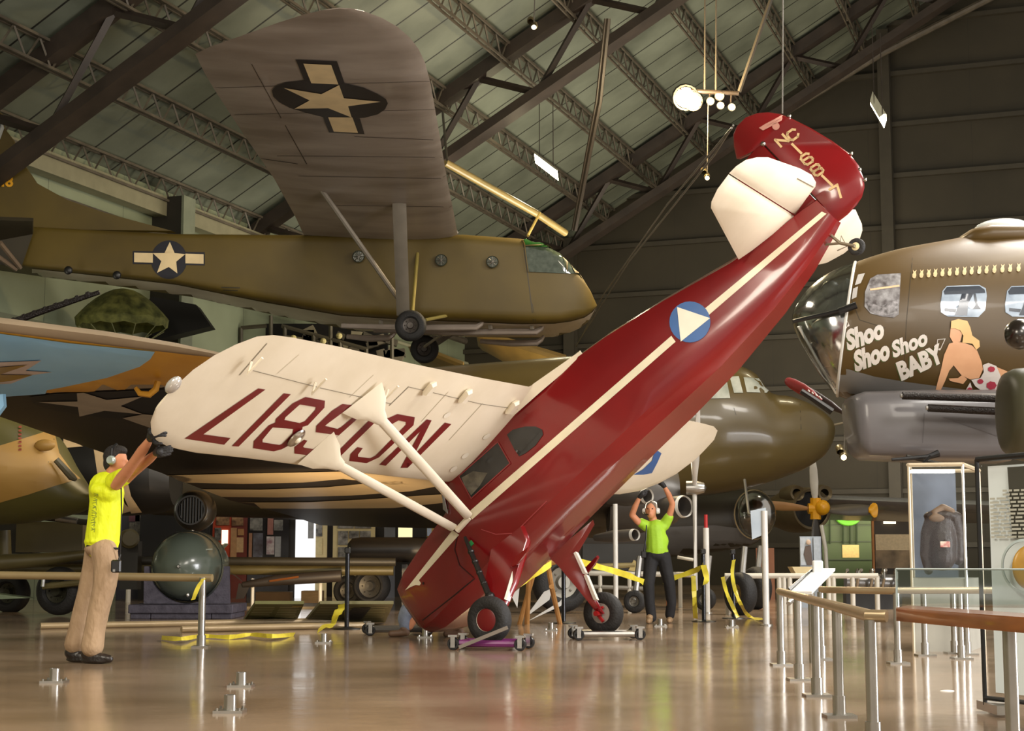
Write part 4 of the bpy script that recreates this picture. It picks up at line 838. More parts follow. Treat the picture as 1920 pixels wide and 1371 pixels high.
# ---- grey-bellied aircraft with clear round nose, and the yellow-hubbed engine behind
zp = thing('clear_nosed_aircraft', 'dark grey-bellied aircraft with clear round nose, standing behind the white poles', 'aircraft', at(1400, 1050, 39))
zf = body(G(), cat_rom([(940, 925, 940, 1040, .9), (1100, 922, 1100, 1050, 1.1), (1250, 918, 1250, 1045, 1.1), (1340, 916, 1340, 1035, 1.05), (1400, 917, 1400, 1025, .95), (1425, 918, 1420, 1016, .85)], 3), 39.3).ok('fuselage', mat('clear_nose_olive', '453d2a', .5, col2='3a3326', scale=1), zp)  # dark olive base colour of the whole body
mark('grey_belly', [[(1000, 985), (1200, 990), (1340, 985), (1425, 995), (1420, 1020), (1300, 1045), (1000, 1055)]], bvh([zf]), greyp, zp, off=.015)
cn = at(1415, 965, 38.4); rr_ = 38.4 / 3000
nn = G().ball(cn, (40 * rr_, 38 * rr_, 43 * rr_), 24, 16).ok('round_nose', pexi, zp, label='clear dome nose')
G().lathe([(.58, -.03), (.6, 0), (.58, .03)], frame(cn, (.5, -1, 0)), 32).ok('nose_ring', mat('ring_cream', 'c9b48a', .3, .3), nn)
for u, v, c_, r in ((1393, 960, 'b5672c', .16), (1420, 945, '6b3a22', .2), (1410, 985, '3a3128', .24), (1435, 965, '8d7a5c', .16)): G().ball(at(u, v, 38.5), (r * .7, r, r), 10, 8).ok('cockpit_fitting', mat('fit_' + c_, c_, .5), nn)
# far engine with four-bladed yellow hub
ep = thing('radial_engine', 'radial engine with bright yellow four-bladed propeller hub and grey wing', 'engine', at(1520, 1000, 42.5))
k = 42.5 / 3000; ec = at(1520, 955, 42.5)
eo = G().lathe([(33 * k, -.05), (38 * k, -.1), (41 * k, .1), (43 * k, .6), (42 * k, 1.2), (30 * k, 2.2)], frame(ec, (-.25, 1, .0)), 32).ok('cowling', mat('cowl_olive', '6b5f48', .35), ep)
G().lathe([(.001, .12), (32 * k, .12), (35 * k, .0)], frame(ec, (-.25, 1, 0)), 24).ok('engine_face', mat('engine_black', '14110f', .6), eo)
for u, v, s_ in ((1494, 925, 1), (1546, 925, -1)): G().lathe([(.12, 0), (.2, -.05), (.24, .2), (.2, .8)], frame(at(u, v, 42.4), (-.2, 1, 0)), 16).ok('intake', mat('cowl_olive', '6b5f48'), eo)
h_ = at(1535, 955, 41.5); hy = G().ball(at(1542, 952, 41.4), .2, 16, 10).ok('propeller_hub', mat('hub_yellow', 'e8a716', .35), ep, label='yellow hub')
g = G(); 
for d in ((0, 1), (0, -1), (-1, 0), (.6, 0)): g.tube([at(1529, 954, 41.5), at(1529 + d[0] * 14, 954 + d[1] * 20, 41.5)], .14, 10)
g.ok('blade_socket', mat('hub_yellow', 'e8a716'), hy)
for (u, v), c_, w_ in (((1524, 862), 'd9d7cf', .11), ((1642, 957), '4a443c', .16), ((1416, 945), 'a57a4a', .12), ((1532, 1062), '2b261f', .16)):
    t_ = at(u, v, 41.1); b0 = at(1529, 955, 41.5); blade(G(), b0, t_ - b0, (t_ - b0).length, w_, .03, V((0, 1, 0))).ok('propeller_blade', mat('blade_' + c_, c_, .35), ep)
t_ = at(1640, 957, 41.05); blade(G(), t_ - (t_ - b0).normalized() * .16, at(1648, 957, 41) - t_, .25, .2, .035).ok('blade_tip', mat('hub_yellow', 'e8a716'), ep)
G().tube([at(1540, 985, 41), at(1548, 1030, 40.9), at(1550, 1068, 40.8)], .05, 8).ok('propeller_blade', mat('blade_d9d7cf', 'd9d7cf'), ep)
panelwing('wing', [(at(1545, 936, 42.5), at(1540, 975, 45.5), .35), (at(1980, 952, 38), at(1990, 985, 41), .3)], mat('wing_silver', 'aeb0b4', .25, .5), ep, label='pale grey wing')
# ================================================================ people
skin = mat('skin', 'c98a66', .5, col2='b97a58', scale=6, spec=.35)
glove = mat('glove_black', '1c1a1b', .6, bump=.3, bscale=60)
def hand(nm, m, par, wr, knu, dirf, thumb, sc=1.0, curl=(0, 0, -1)):
    """palm from wrist to knuckles, four unequal bent fingers and a side thumb"""
    wr = V(wr); knu = V(knu); f = V(dirf).normalized(); c = V(curl).normalized(); t = V(thumb).normalized()
    ch = []; ch.append([(wr, .026 * sc), (wr.lerp(knu, .5), .03 * sc), (knu, .03 * sc)])
    for i, (o, L) in enumerate(((-1.4, .07), (-.5, .08), (.45, .076), (1.35, .06))):
        b = knu + t * (-o * .019 * sc); a = b + f * L * .45 * sc; e = a + (f * .7 + c * .7).normalized() * L * .4 * sc; g_ = e + (f * .3 + c).normalized() * L * .25 * sc
        ch.append([(b - f * .02, .012 * sc), (b, .0115 * sc), (a, .0105 * sc), (e, .0095 * sc), (g_, .008 * sc)])
    b = wr.lerp(knu, .35) + t * .024 * sc; a = b + (t + f * .6).normalized() * .035 * sc; e = a + (f + t * .3).normalized() * .035 * sc
    ch.append([(wr.lerp(knu, .3), .02 * sc), (b, .014 * sc), (a, .012 * sc), (e, .0095 * sc)])
    return blob(nm, m, par, ch, voxel=.005, smooth=2)
def head_parts(c, r, fwd, up, par):
    pass
# ---- man in yellow, pushing the wing tip
Y0 = 14.0
p = lambda u, v, d=0: at(u, v, Y0 + d)
mn_ = thing('person', 'person in bright yellow t-shirt and khaki trousers pushing up the cream wing tip', 'person', atz(170, 1238))
fd = V((.93, -.25, 0)).normalized(); sd = V((.25, .93, 0)).normalized()
hc = p(218, 862)
def hd(a, b, c, hc=hc, fd=fd, sd=sd): return hc + fd * a + sd * b + V((0, 0, c))
rot = M((fd, sd, V((0, 0, 1)))).transposed()
legs = [[(p(196, 1035, -.1), .1), (p(196, 1095, -.12), .075), (p(184, 1140, -.12), .06), (p(172, 1215, -.1), .045)], [(p(186, 1035, .1), .1), (p(176, 1095, .12), .075), (p(160, 1140, .12), .06), (p(143, 1212, .08), .045)]]
armn = [(p(218, 908, -.2), .056), (p(238, 885, -.36), .052), (p(252, 866, -.47), .045), (p(267, 845, -.6), .047), (p(282, 823, -.74), .03)]
armf = [(p(228, 905, .12), .055), (p(250, 885, -.05), .048), (p(265, 873, -.26), .044), (p(281, 860, -.42), .041), (p(293, 850, -.56), .029)]
bd = blob('body', skin, mn_, [armn, armf, [(p(200, 915), .12), (p(199, 960), .125), (p(193, 1020), .13)], [(p(207, 898), .062), (p(213, 880), .06)]] + legs,
     [(hc, (.098, .076, .115), rot), (hd(.03, 0, -.055), (.07, .055, .07), rot), (hd(.105, 0, -.02), (.018, .014, .022), rot), (hd(.1, 0, -.065), (.012, .025, .01), rot), (hd(.085, -.03, .0), (.012, .014, .01), rot), (hd(.0, -.078, -.01), (.02, .012, .032), rot), (hd(.0, .078, -.01), (.02, .012, .032), rot)], .011)
hi = mat('hair_dark', '1d1714', .7, bump=.5, bscale=90)
blob('hair', hi, mn_, [], [(hd(-.022, 0, .03), (.1, .085, .1), rot), (hd(-.045, 0, -.03), (.075, .07, .085), rot), (hd(.02, 0, .075), (.08, .07, .05), rot)], .009)
hs = G(); 
hs.tube([hd(0, -.088, 0), hd(-.005, -.075, .09), hd(-.005, 0, .135), hd(-.005, .075, .09), hd(0, .088, 0)], .012, 8)
hp_ = hs.ok('ear_defenders', black, mn_)
for s_ in (-1, 1): G().lathe([(.001, -.02), (.03, -.022), (.04, -.005), (.04, .02), (.001, .02)], frame(hd(0, s_ * .098, -.01), sd * -s_), 18).ok('ear_cup', mat('cup_silver', 'aab4ac', .25, .3), hp_)
yel = mat('yellow_shirt', 'dbe615', .65, col2='cfd90f', scale=4, bump=.9, bscale=12, stretch=(1, 1, .5))
blob('t_shirt', yel, mn_, [[(p(197, 915, 0), .145), (p(200, 940, 0), .15), (p(196, 975), .148), (p(192, 1008), .152), (p(191, 1019), .15)], [(p(213, 902, -.17), .075), (p(228, 893, -.24), .068)], [(p(215, 902, .14), .075), (p(233, 897, .05), .065)], [(p(207, 898), .07), (p(209, 893), .062)]], [(p(190, 920, 0), (.1, .2, .09)), (p(206, 925, 0), (.12, .2, .12)), (p(191, 1016), (.155, .165, .05))], .011, 3)
kh = mat('khaki_trousers', 'a58a6c', .8, col2='92785c', scale=5, bump=1, bscale=11, stretch=(1, 1, .45))
blob('trousers', kh, mn_, [[(p(195, 1034, -.09), .118), (p(200, 1062, -.11), .112), (p(196, 1100, -.12), .102), (p(186, 1140, -.12), .094), (p(178, 1180, -.11), .09), (p(173, 1212, -.1), .1)], [(p(183, 1034, .09), .115), (p(176, 1070, .11), .105), (p(167, 1110, .12), .1), (p(155, 1150, .12), .092), (p(146, 1185, .1), .088), (p(141, 1208, .08), .096)]], [(p(190, 1030, 0), (.145, .17, .07))], .011, 3)
ld = mat('shoe_leather', '2b2320', .35, col2='1e1916', bump=.2, bscale=30)
for nm, u, v, dy in (('shoe', 172, 1231, -.1), ('shoe', 141, 1229, .06)):
    a = atz(u, v + 8, .0); a.y = Y0 + dy; a = V((at(u, v, Y0 + dy).x, Y0 + dy, .045))
    k = 1 if dy < 0 else .85
    blob(nm, ld, mn_, [[(a - fd * .05 + V((0, 0, .035)), .05), (a + V((0, 0, .01)), .048), (a + fd * .11 * k, .042), (a + fd * .17 * k - V((0, 0, .005)), .034)]], [(a + fd * .04 - V((0, 0, .025)), (.15 * k, .05, .022), rot), (a + V((0, 0, .06)), (.055, .05, .05))], .01, 2)
hand('glove', glove, mn_, p(282, 822, -.75), p(286, 812, -.86), V((.8, -.15, .25)), V((.3, 0, -.9)), 1.3, V((.7, .45, -.2)))
hand('glove', glove, mn_, p(293, 849, -.57), p(300, 848, -.72), V((.95, -.2, .1)), V((-.2, 0, .9)), 1.25, V((.75, .45, .3)))
g = G(); g.tube([p(227, 905, -.2), p(228, 960, -.2), p(226, 1020, -.17), p(225, 1050, -.15)], .006, 6); g.ok('lanyard_cable', black, mn_)
g = G(); g.box(p(218, 1062, -.25), (.085, .05, .11), None, .012); rd_ = g.ok('belt_radio', black, mn_)
G().tube([p(222, 1052, -.26), p(226, 1040, -.24)], .008, 6).ok('antenna', black, rd_)
G().box(p(214, 1070, -.28), (.02, .01, .02)).ok('radio_button', chrome, rd_)
G().tube([p(163, 1024, -.1), p(190, 1026, -.19), p(222, 1029, -.12)], .01, 6).ok('belt', black, mn_)
# shirt print: scribbled grey graphic on the back
SHB = bvh([o for o in mn_.children if o.name.startswith('t_shirt')])
random.seed(5); sc = []
for k in range(16):
    v = 925 + k * 4.6; u = 176 - .09 * (v - 925)
    sc += thick([(u + random.uniform(0, 2), v), (u + 6 + random.uniform(0, 3), v + random.uniform(-3, 3)), (u + random.uniform(3, 8), v + 4)], .8)
mark('back_print', sc, SHB, mat('print_grey', '7b8a3a', .7), mn_, off=.006)
# ---- man in green under the far wing
Y1 = 22.7
p = lambda u, v, d=0: at(u, v, Y1 + d)
m2 = thing('person', 'person in lime green t-shirt and black trousers holding up the far wing', 'person', atz(1235, 1168))
hc2 = p(1221, 957, -.03); fd2 = V((-.25, -.95, .1)).normalized(); sd2 = V((.95, -.25, 0)).normalized(); up2 = sd2.cross(fd2) * -1
if up2.z < 0: up2 = -up2
rot2 = M((fd2, sd2, up2)).transposed()
h2 = lambda a, b, c: hc2 + fd2 * a + sd2 * b + up2 * c
blob('body', skin, m2, [[(p(1209, 986), .06), (p(1196, 978, -.08), .05), (p(1185, 966, -.12), .044), (p(1191, 950, -.16), .043), (p(1199, 933, -.2), .03)], [(p(1248, 982), .06), (p(1256, 965, -.06), .048), (p(1261, 945, -.12), .042), (p(1254, 928, -.17), .042), (p(1246, 913, -.2), .03)],
     [(p(1229, 992), .12), (p(1231, 1015), .09), (p(1232, 1040), .08)], [(p(1227, 982), .06), (p(1223, 970), .058)], [(p(1224, 1044), .07), (p(1215, 1095, -.05), .06), (p(1221, 1155), .045)], [(p(1243, 1044), .07), (p(1256, 1095, .05), .06), (p(1255, 1150, .1), .045)]],
     [(hc2, (.098, .076, .118), rot2), (h2(.03, 0, -.06), (.065, .056, .065), rot2), (h2(.108, 0, -.015), (.018, .013, .024), rot2), (h2(.095, 0, -.062), (.012, .026, .009), rot2), (h2(0, -.08, -.01), (.018, .012, .03), rot2), (h2(.088, 0, .03), (.014, .05, .01), rot2)], .012)
for s_ in (-1, 1): G().ball(h2(.09, s_ * .032, .01), (.012, .012, .009), 8, 6).ok('eye', mat('eye_dark', '2a1c16', .3), m2)
blob('hair', mat('hair_grey', '6b5a4c', .7), m2, [], [(h2(-.02, 0, .035), (.1, .083, .095), rot2)], .009)
G().tube([h2(.0, -.09, 0), h2(0, -.07, .1), h2(0, 0, .14), h2(0, .07, .1), h2(0, .09, 0)], .014, 8).ok('ear_defenders', chrome, m2)
for s_ in (-1, 1): G().lathe([(.001, -.02), (.032, -.022), (.042, -.005), (.042, .02), (.001, .02)], frame(h2(0, s_ * .1, -.01), sd2 * -s_), 18).ok('ear_cup', mat('cup_white', 'd6d6d2', .3), m2)
G().tube([h2(.03, -.1, -.03), h2(.1, -.07, -.07), h2(.115, -.02, -.075)], .008, 6).ok('microphone', black, m2)
blob('t_shirt', mat('green_shirt', '9fc92c', .65, col2='8fb925', scale=4, bump=.4, bscale=9), m2, [[(p(1229, 992), .14), (p(1231, 1012), .145), (p(1232, 1030), .15)], [(p(1211, 986), .08), (p(1203, 981, -.05), .07)], [(p(1247, 982), .08), (p(1254, 970, -.04), .068)]], [(p(1229, 988), (.2, .11, .08)), (p(1232, 1015), (.165, .12, .16)), (p(1232, 1034), (.165, .125, .07))], .012, 3)
bt = mat('black_trousers', '1a181a', .8, col2='121113', bump=.4, bscale=8)
blob('trousers', bt, m2, [[(p(1221, 1045), .105), (p(1216, 1095, -.05), .085), (p(1218, 1130, -.03), .075), (p(1222, 1158), .07)], [(p(1244, 1045), .105), (p(1255, 1095, .04), .085), (p(1259, 1130, .08), .072), (p(1256, 1153, .12), .07)]], [(p(1232, 1041), (.175, .135, .1))], .012, 3)
for u, v, d in ((1218, 1160, -.08), (1256, 1158, .12)):
    a = V((p(u, v, d).x, Y1 + d, .045)); blob('shoe', mat('tan_shoe', '9a7d5c', .6), m2, [[(a, .045), (a + V((-.02, -.1, -.005)), .042), (a + V((-.03, -.16, -.01)), .034)]], [(a + V((0, 0, .04)), (.05, .05, .04))], .01, 2)
hand('glove', glove, m2, p(1199, 933, -.2), p(1205, 927, -.22), V((.3, -.1, .9)), V((1, 0, 0)), 1.2, V((.6, .5, -.2)))
hand('glove', glove, m2, p(1246, 913, -.2), p(1241, 907, -.22), V((-.5, -.1, .8)), V((-1, 0, .2)), 1.2, V((-.6, .5, -.2)))
G().tube([p(1212, 985, -.15), p(1211, 1010, -.15), p(1207, 1035, -.13)], .01, 6).ok('lanyard_cable', black, m2)
G().box(p(1207, 1040, -.12), (.07, .05, .1), None, .01).ok('belt_radio', black, m2)
# ---- person crouching behind the nose
Y2 = 18.7
p = lambda u, v, d=0: at(u, v, Y2 + d)
m3 = thing('person', 'person in jeans crouching behind the nose of the red aircraft', 'person', atz(800, 1185))
hc3 = p(838, 1066)
blob('body', skin, m3, [[(p(835, 1085), .06), (hc3, .07)], [(p(832, 1100), .12), (p(840, 1140), .13)], [(p(815, 1098), .05), (p(800, 1118, -.02), .04), (p(790, 1135, -.02), .03)], [(p(838, 1150), .09), (p(788, 1138), .06), (p(768, 1175), .045)], [(p(838, 1150, .2), .09), (p(855, 1168, .2), .05)]], [(hc3, (.09, .08, .115))], .014)
blob('jacket', mat('navy_jacket', '1e1f26', .8, bump=.3, bscale=9), m3, [[(p(832, 1100), .16), (p(840, 1135), .16)], [(p(815, 1098), .075), (p(800, 1118, -.02), .06)], [(p(830, 1092), .09), (p(836, 1084), .07)]], [], .014)
blob('jeans', mat('blue_jeans', '8a93a6', .85, col2='6c7486', scale=8, bump=.4, bscale=12), m3, [[(p(838, 1150), .12), (p(800, 1140), .1), (p(764, 1146), .09), (p(758, 1160), .08), (p(760, 1176), .065)], [(p(838, 1150, .2), .11), (p(846, 1160, .2), .09)]], [], .013)
blob('hair', hi, m3, [], [(hc3 + V((0, .02, .03)), (.1, .095, .11))], .012)
for u, v, d in ((750, 1181, -.02), (853, 1177, -.1)):
    a = V((p(u, v, d).x, Y2 + d, .04)); blob('shoe', mat('brown_shoe', '6e5340', .6), m3, [[(a + V((.07, 0, .01)), .045), (a, .042), (a + V((-.1, 0, -.005)), .038)]], [(a + V((.05, 0, .05)), (.05, .05, .04))], .01, 2)
# ================================================================ things on the floor
alu = mat('brushed_aluminium', 'b5b1a9', .28, .9, col2='a19d95', scale=5)
tan_rail = mat('tan_tube', 'a79272', .35, .5)
def gnd(u, v): return atz(u, v, 0)
def post(p, h, par, r=.029, m=alu, plate=True):
    p = V(p); G().tube([p, p + V((0, 0, h))], r, 14).ok('post', m, par)
    if plate:
        G().box(p + V((0, 0, .008)), (.17, .17, .016)).ok('base_plate', m, par)
        G().tube([p + V((0, 0, .015)), p + V((0, 0, .12))], r * 1.28, 14).ok('collar', m, par)
RH = .615
# near right barrier
P_ = [gnd(1465, 1248), gnd(1499, 1276), gnd(1532, 1306), gnd(1574, 1345)]; P_.append(P_[0] + (P_[3] - P_[0]) * 1.33)
nb_ = thing('guard_rail', 'aluminium guard rail with five posts running from the tilted sign to the wooden ledge', 'barrier', P_[0])
for k, q_ in enumerate(P_): post(q_, RH - .02, nb_)
G().tube([P_[0] + V((0, 0, RH)) + (P_[0] - P_[3]) * .02, P_[4] + V((0, 0, RH)), P_[4] + V((.07, -.04, RH))], .03, 14).ok('rail', tan_rail, nb_)
# second barrier behind it
Q_ = [gnd(1541, 1237), gnd(1684, 1245), gnd(1735, 1230), gnd(1790, 1226), gnd(1803, 1236), gnd(1814, 1228)]
sb = thing('guard_rail', 'aluminium guard rail standing behind the near one, passing under the glass screen', 'barrier', Q_[1])
for q_ in Q_: post(q_, RH - .02, sb, .028)
G().tube([Q_[0] + V((0, 0, RH)), Q_[1] + V((0, 0, RH)), Q_[1] + V((0, .2, RH)), V((5.4, 14.3, RH))], .03, 12).ok('rail', tan_rail, sb)
fr_ = thing('guard_rail', 'pale guard rail far back in front of the aircraft wheels at right', 'barrier', gnd(1480, 1150))
for u in (1365, 1462, 1471, 1482, 1555, 1564, 1600, 1646): post(gnd(u, 1152), .62, fr_, .04, mat('rail_white', 'cfc9ba', .4), False)
a = gnd(1360, 1152); b = gnd(1648, 1152); G().tube([a + V((0, 0, .62)), b + V((0, 0, .62))], .045, 10).ok('rail', mat('rail_white', 'cfc9ba'), fr_)
lb = thing('guard_rail', 'tan guard rail at left ending at a single silver post with yellow tape', 'barrier', gnd(377, 1214))
post(gnd(377, 1214), .70, lb, .036)
y_ = gnd(377, 1214).y
G().tube([at(398, 1084, y_), at(200, 1081, y_ + .2), at(-60, 1078, y_ + .4)], .04, 12).ok('rail', mat('rail_olive_tan', '8d7a55', .4), lb)
post(gnd(160, 1195), .66, lb, .045)
lf = thing('guard_rail', 'white guard rail posts in shade at far left, under the olive pipes', 'barrier', gnd(240, 1140))
for u, v in ((5, 1125), (240, 1130), (474, 1120), (601, 1120)): post(gnd(u, v), .75, lf, .05, mat('rail_white', 'cfc9ba'), False)
# floor sockets
SK = [((102, 1277), 'silver floor socket nearest the left frame edge, in front of the man in yellow'), ((452, 1285), 'silver floor socket, the farther of the two right of the left post'), ((431, 1333), 'silver floor socket nearest the camera'), ((607, 1203), 'silver floor socket right of the yellow tape on the floor'), ((797, 1193), 'silver floor socket just under the nose of the red aircraft'), ((1033, 1180), 'silver floor socket between the two main wheels'), ((1238, 1172), 'silver floor socket at the feet of the man in green'), ((1372, 1174), 'silver floor socket by the foot of the tall white pole')]
sk0 = None
for (u, v), lab in SK:
    q_ = gnd(u, v + 3)
    if sk0 is None:
        sk0 = thing('floor_socket', lab, 'floor socket', q_, 'sockets in the floor')
        G().box(q_ + V((0, 0, .008)), (.17, .17, .016)).ok('base_plate', alu, sk0)
        G().lathe([(.036, .01), (.036, .1), (.03, .1), (.03, .03), (.001, .03)], M.Translation(q_), 20).ok('sleeve', alu, sk0)
        for sx in (-.065, .065):
            for sy in (-.065, .065): G().tube([q_ + V((sx, sy, .01)), q_ + V((sx, sy, .03))], .009, 6).ok('bolt', alu, sk0)
    else: dup(sk0, q_, lab)
# stanchions
st0 = None
for (u, v), lab in (((650, 1180), 'black stanchion post with yellow tape tied on, left of the red nose'), ((1057, 1169), 'black stanchion post between the main wheels'), ((1320, 1166), 'black stanchion post right of the man in green'), ((1376, 1160), 'black stanchion post draped with tape beside the tall white pole')):
    q_ = gnd(u, v)
    if st0 is None:
        st0 = thing('stanchion', lab, 'stanchion', q_, 'black stanchions')
        G().lathe([(.001, .03), (.05, .028), (.17, .012), (.18, 0)], M.Translation(q_), 28).ok('base', black, st0)
        G().tube([q_, q_ + V((0, 0, 1.0))], .03, 14).ok('pole', mat('pole_black', '1b1b1f', .25, .3), st0)
        G().box(q_ + V((0, 0, 1.0)), (.075, .075, .08), None, .012).ok('tape_head', black, st0)
    else: dup(st0, q_, lab)
# yellow barrier tape
tape = mat('caution_tape', 'e6d640', .45, col2='cdbb38', scale=9)
def ribbon(pts, w, nm, lab, side=V((0, 0, 1)), cat='tape', sub=4):
    pts = [V(q_) for q_ in pts]; pts = [V(q_) for q_ in cat_rom([tuple(q_) for q_ in pts], sub)]; g = G(); vs = []; n_ = len(pts)
    for i, q_ in enumerate(pts):
        a = side * w / 2; tw = M.Rotation(.5 * sin(i * 1.1), 3, (pts[min(i + 1, n_ - 1)] - pts[max(0, i - 1)]).normalized()); a = tw @ a
        vs += [q_ - a, q_ + a]
    g.add(vs, [(2 * i, 2 * i + 1, 2 * i + 3, 2 * i + 2) for i in range(n_ - 1)])
    return tag(g.ok(nm, tape, None), lab, cat)
gz = lambda u, v, z=.015: atz(u, v, z)
ribbon([gz(303, 1196, .03), gz(340, 1198, .05), gz(380, 1193, .03), gz(430, 1195, .03), gz(470, 1190, .04), gz(510, 1193, .05), gz(552, 1190, .02)], .06, 'barrier_tape', 'yellow tape lying crumpled on the floor behind the left silver post', V((0, .5, .8)))
ribbon([at(643, 1132, 21.0), at(636, 1145, 20.9), at(625, 1165, 20.8), gz(603, 1182, .03)], .13, 'barrier_tape', 'yellow tape hanging from the left black stanchion down to the floor', V((1, 0, .3)))
ribbon([at(382, 1085, 16.3), at(372, 1100, 16.3), at(362, 1125, 16.3)], .05, 'barrier_tape', 'short yellow tape end tied to the left silver post', V((1, 0, .2)))
ribbon([at(1034, 1057, 20.5), at(1000, 1080, 20.2), at(975, 1095, 20), at(958, 1112, 19.8)], .08, 'barrier_tape', 'yellow tape stretched under the belly between wooden legs and near wheel')
ribbon([at(1085, 1053, 21.5), at(1130, 1065, 21.8), at(1180, 1080, 22.2), at(1207, 1092, 22.6)], .09, 'barrier_tape', 'yellow tape stretched from the far gear leg to the man in green')
ribbon([at(1243, 1090, 23.2), at(1275, 1080, 23.1), at(1308, 1068, 22.9), at(1319, 1060, 22.6)], .08, 'barrier_tape', 'yellow tape from behind the man in green up to a black stanchion')
ribbon([at(1319, 1060, 22.5), at(1325, 1085, 22.4), at(1322, 1096, 22.3)], .08, 'barrier_tape', 'yellow tape end dangling from the stanchion right of the man in green', V((1, 0, .1)))
ribbon([at(1355, 1082, 23.2), at(1362, 1110, 23), at(1375, 1140, 22.8), at(1384, 1158, 22.5)], .055, 'barrier_tape', 'pale yellow tape falling to the floor left of the tall white pole', V((1, 0, .2)))
ribbon([at(1376, 1050, 23.4), at(1373, 1075, 23.3), at(1378, 1105, 23.1), at(1390, 1135, 22.8), gz(1405, 1156, .03), gz(1430, 1162, .03)], .055, 'barrier_tape', 'pale yellow tape looped over the right black stanchion and onto the floor', V((1, 0, .2)))
ribbon([at(1300, 1080, 23.4), at(1302, 1120, 23.2), gz(1304, 1160, .03)], .07, 'barrier_tape', 'pale yellow tape hanging beside the white propeller blade', V((1, 0, .1)))
# tubes lying on the floor
for k, (a, b, lab) in enumerate((((76, 1174), (700, 1163), 'long tan tube lying on the floor, the farther one'), ((340, 1180), (686, 1172), 'shorter tan tube lying on the floor nearer the camera'))):
    A_ = gz(*a, .04); B_ = gz(*b, .04); o = G().tube([A_, B_], .042, 14).ok('floor_tube', mat('tan_tube2', 'b39c78', .3, .2), None); tag(o, lab, 'tube', 'tan tubes on the floor')
# dollies
cst = mat('caster_grey', '6b6762', .35, .6)
def dolly(c, yaw, fm, lab, s=1.0, strap=False):
    T = M.Translation(c) @ M.Rotation(yaw, 4, 'Z'); d = thing('wheel_dolly', lab, 'dolly', T, 'wheel dollies'); 
    for k, (x0, y0, x1, y1) in enumerate(((-.3, -.2, .3, -.2), (-.3, .2, .3, .2), (-.3, -.2, -.3, .2), (.3, -.2, .3, .2))):
        G(T).tube([V((x0, y0, .07)) * s, V((x1, y1, .07)) * s], .036 * s, 8).ok('frame_bar', fm, d)
    for sx in (-1, 1):
        for sy in (-1, 1):
            c_ = V((sx * .36 * s, sy * .22 * s, .066 * s)); w_ = G(T).lathe([(.001, -.02), (.03, -.02), (.04, -.028), (.06, -.028), (.066, -.018), (.066, .018), (.06, .028), (.04, .028), (.03, .02), (.001, .02)], frame(c_, (0, 1, 0)) @ M.Scale(s, 4), 16).ok('caster', black, d)
            g = G(T); g.box(c_ + V((0, -.034, .02)), (.045, .008, .11)); g.box(c_ + V((0, .034, .02)), (.045, .008, .11)); g.box(c_ + V((0, 0, .078)), (.09, .09, .022)); g.tube([c_ - V((0, .04, 0)), c_ + V((0, .04, 0))], .008, 6); g.ok('caster_fork', chrome, w_)
    return d
wc = PM @ V((0, 1.18, 0)); d1 = dolly(V((wc.x + .02, wc.y, 0)), R(-12), mat('purple_paint', '6d2a63', .35), 'purple wheel dolly under the near main wheel', .93)
G(WM[d1]).box((-.02, -.27, .13), (.52, .03, .035), M.Rotation(R(-22), 3, 'Y')).ok('lever', mat('lever_grey', '8a8177', .4, .6), d1)
wf = PM @ V((0, -1.18, 0)); dolly(V((wf.x + .03, wf.y, 0)), R(6), silver, 'silver wheel dolly under the far main wheel', .95)
dolly(V((at(745, 1180, 19.2).x, 19.2, 0)), R(10), cst, 'grey wheel dolly in front of the crouching person', .95)
# bomb on its cradle
bY = 24.6
bm_ = thing('bomb', 'large round-nosed green-grey bomb resting on a dark wooden cradle', 'bomb', at(351, 1128, 25))
k = bY / 3000
T = frame(at(351, 1062, bY), (0, 1, 0)); R_ = 66 * k
bs_ = G().lathe([(.02, -.62), (.12, -.60), (.26, -.53), (.4, -.4), (.5, -.22), (R_ * .985, 0), (R_, .2), (R_, .5), (.5, .8), (.3, 1.2), (.15, 1.45), (.01, 1.5)], T, 40).ok('casing', mat('bomb_green', '5c645a', .25, col2='50584e', scale=1, coat=.4), bm_)
G().lathe([(.001, -.66), (.018, -.66), (.03, -.62), (.035, -.59)], T, 16).ok('fuze', silver, bm_)
G().lathe([(R_ * 1.005, -.03), (R_ * 1.012, 0), (R_ * 1.005, .03)], T, 40).ok('band', mat('bomb_band', '6c7468', .3), bm_)
for u, v in ((338, 1026), (372, 1026), (392, 1031), (320, 1030)): G().tube([at(u - 6, v, bY - .35), at(u + 6, v - 1, bY - .35)], .012, 6).ok('lifting_lug', mat('lug_pale', 'a5aa9c', .4), bm_)
G().ball(at(352, 1116, bY - .35), (.03, .03, .04), 10, 8).ok('drain_plug', silver, bm_)
for s_ in (0, 1, 2, 3):
    a = pi / 4 + s_ * pi / 2; d_ = V((cos(a), 0, sin(a))); c_ = at(351, 1062, bY); G().slab([c_ + d_ * .15 + V((0, 1.05, 0)), c_ + d_ * .5 + V((0, 1.2, 0)), c_ + d_ * .5 + V((0, 1.5, 0)), c_ + d_ * .15 + V((0, 1.5, 0))], d_.cross(V((0, 1, 0))) * .01).ok('tail_fin', bs_.data.materials[0], bm_)
cr = thing('bomb_cradle', 'dark blue-grey timber cradle under the big round bomb', 'cradle', gnd(347, 1166))
dw = mat('cradle_wood', '4c4854', .7, col2='383440', scale=9, bump=.3, bscale=25)
arc = [(351 + 70 * cos(a), 1062 + 70 * sin(a)) for a in [pi * k / 16 for k in range(0, 17)]]
up_ = [(272, 1132), (273, 1062), (284, 1062)] + [q_ for q_ in reversed(arc) if q_[1] < 1131.5 and q_[0] < 351] + [(330, 1131)]
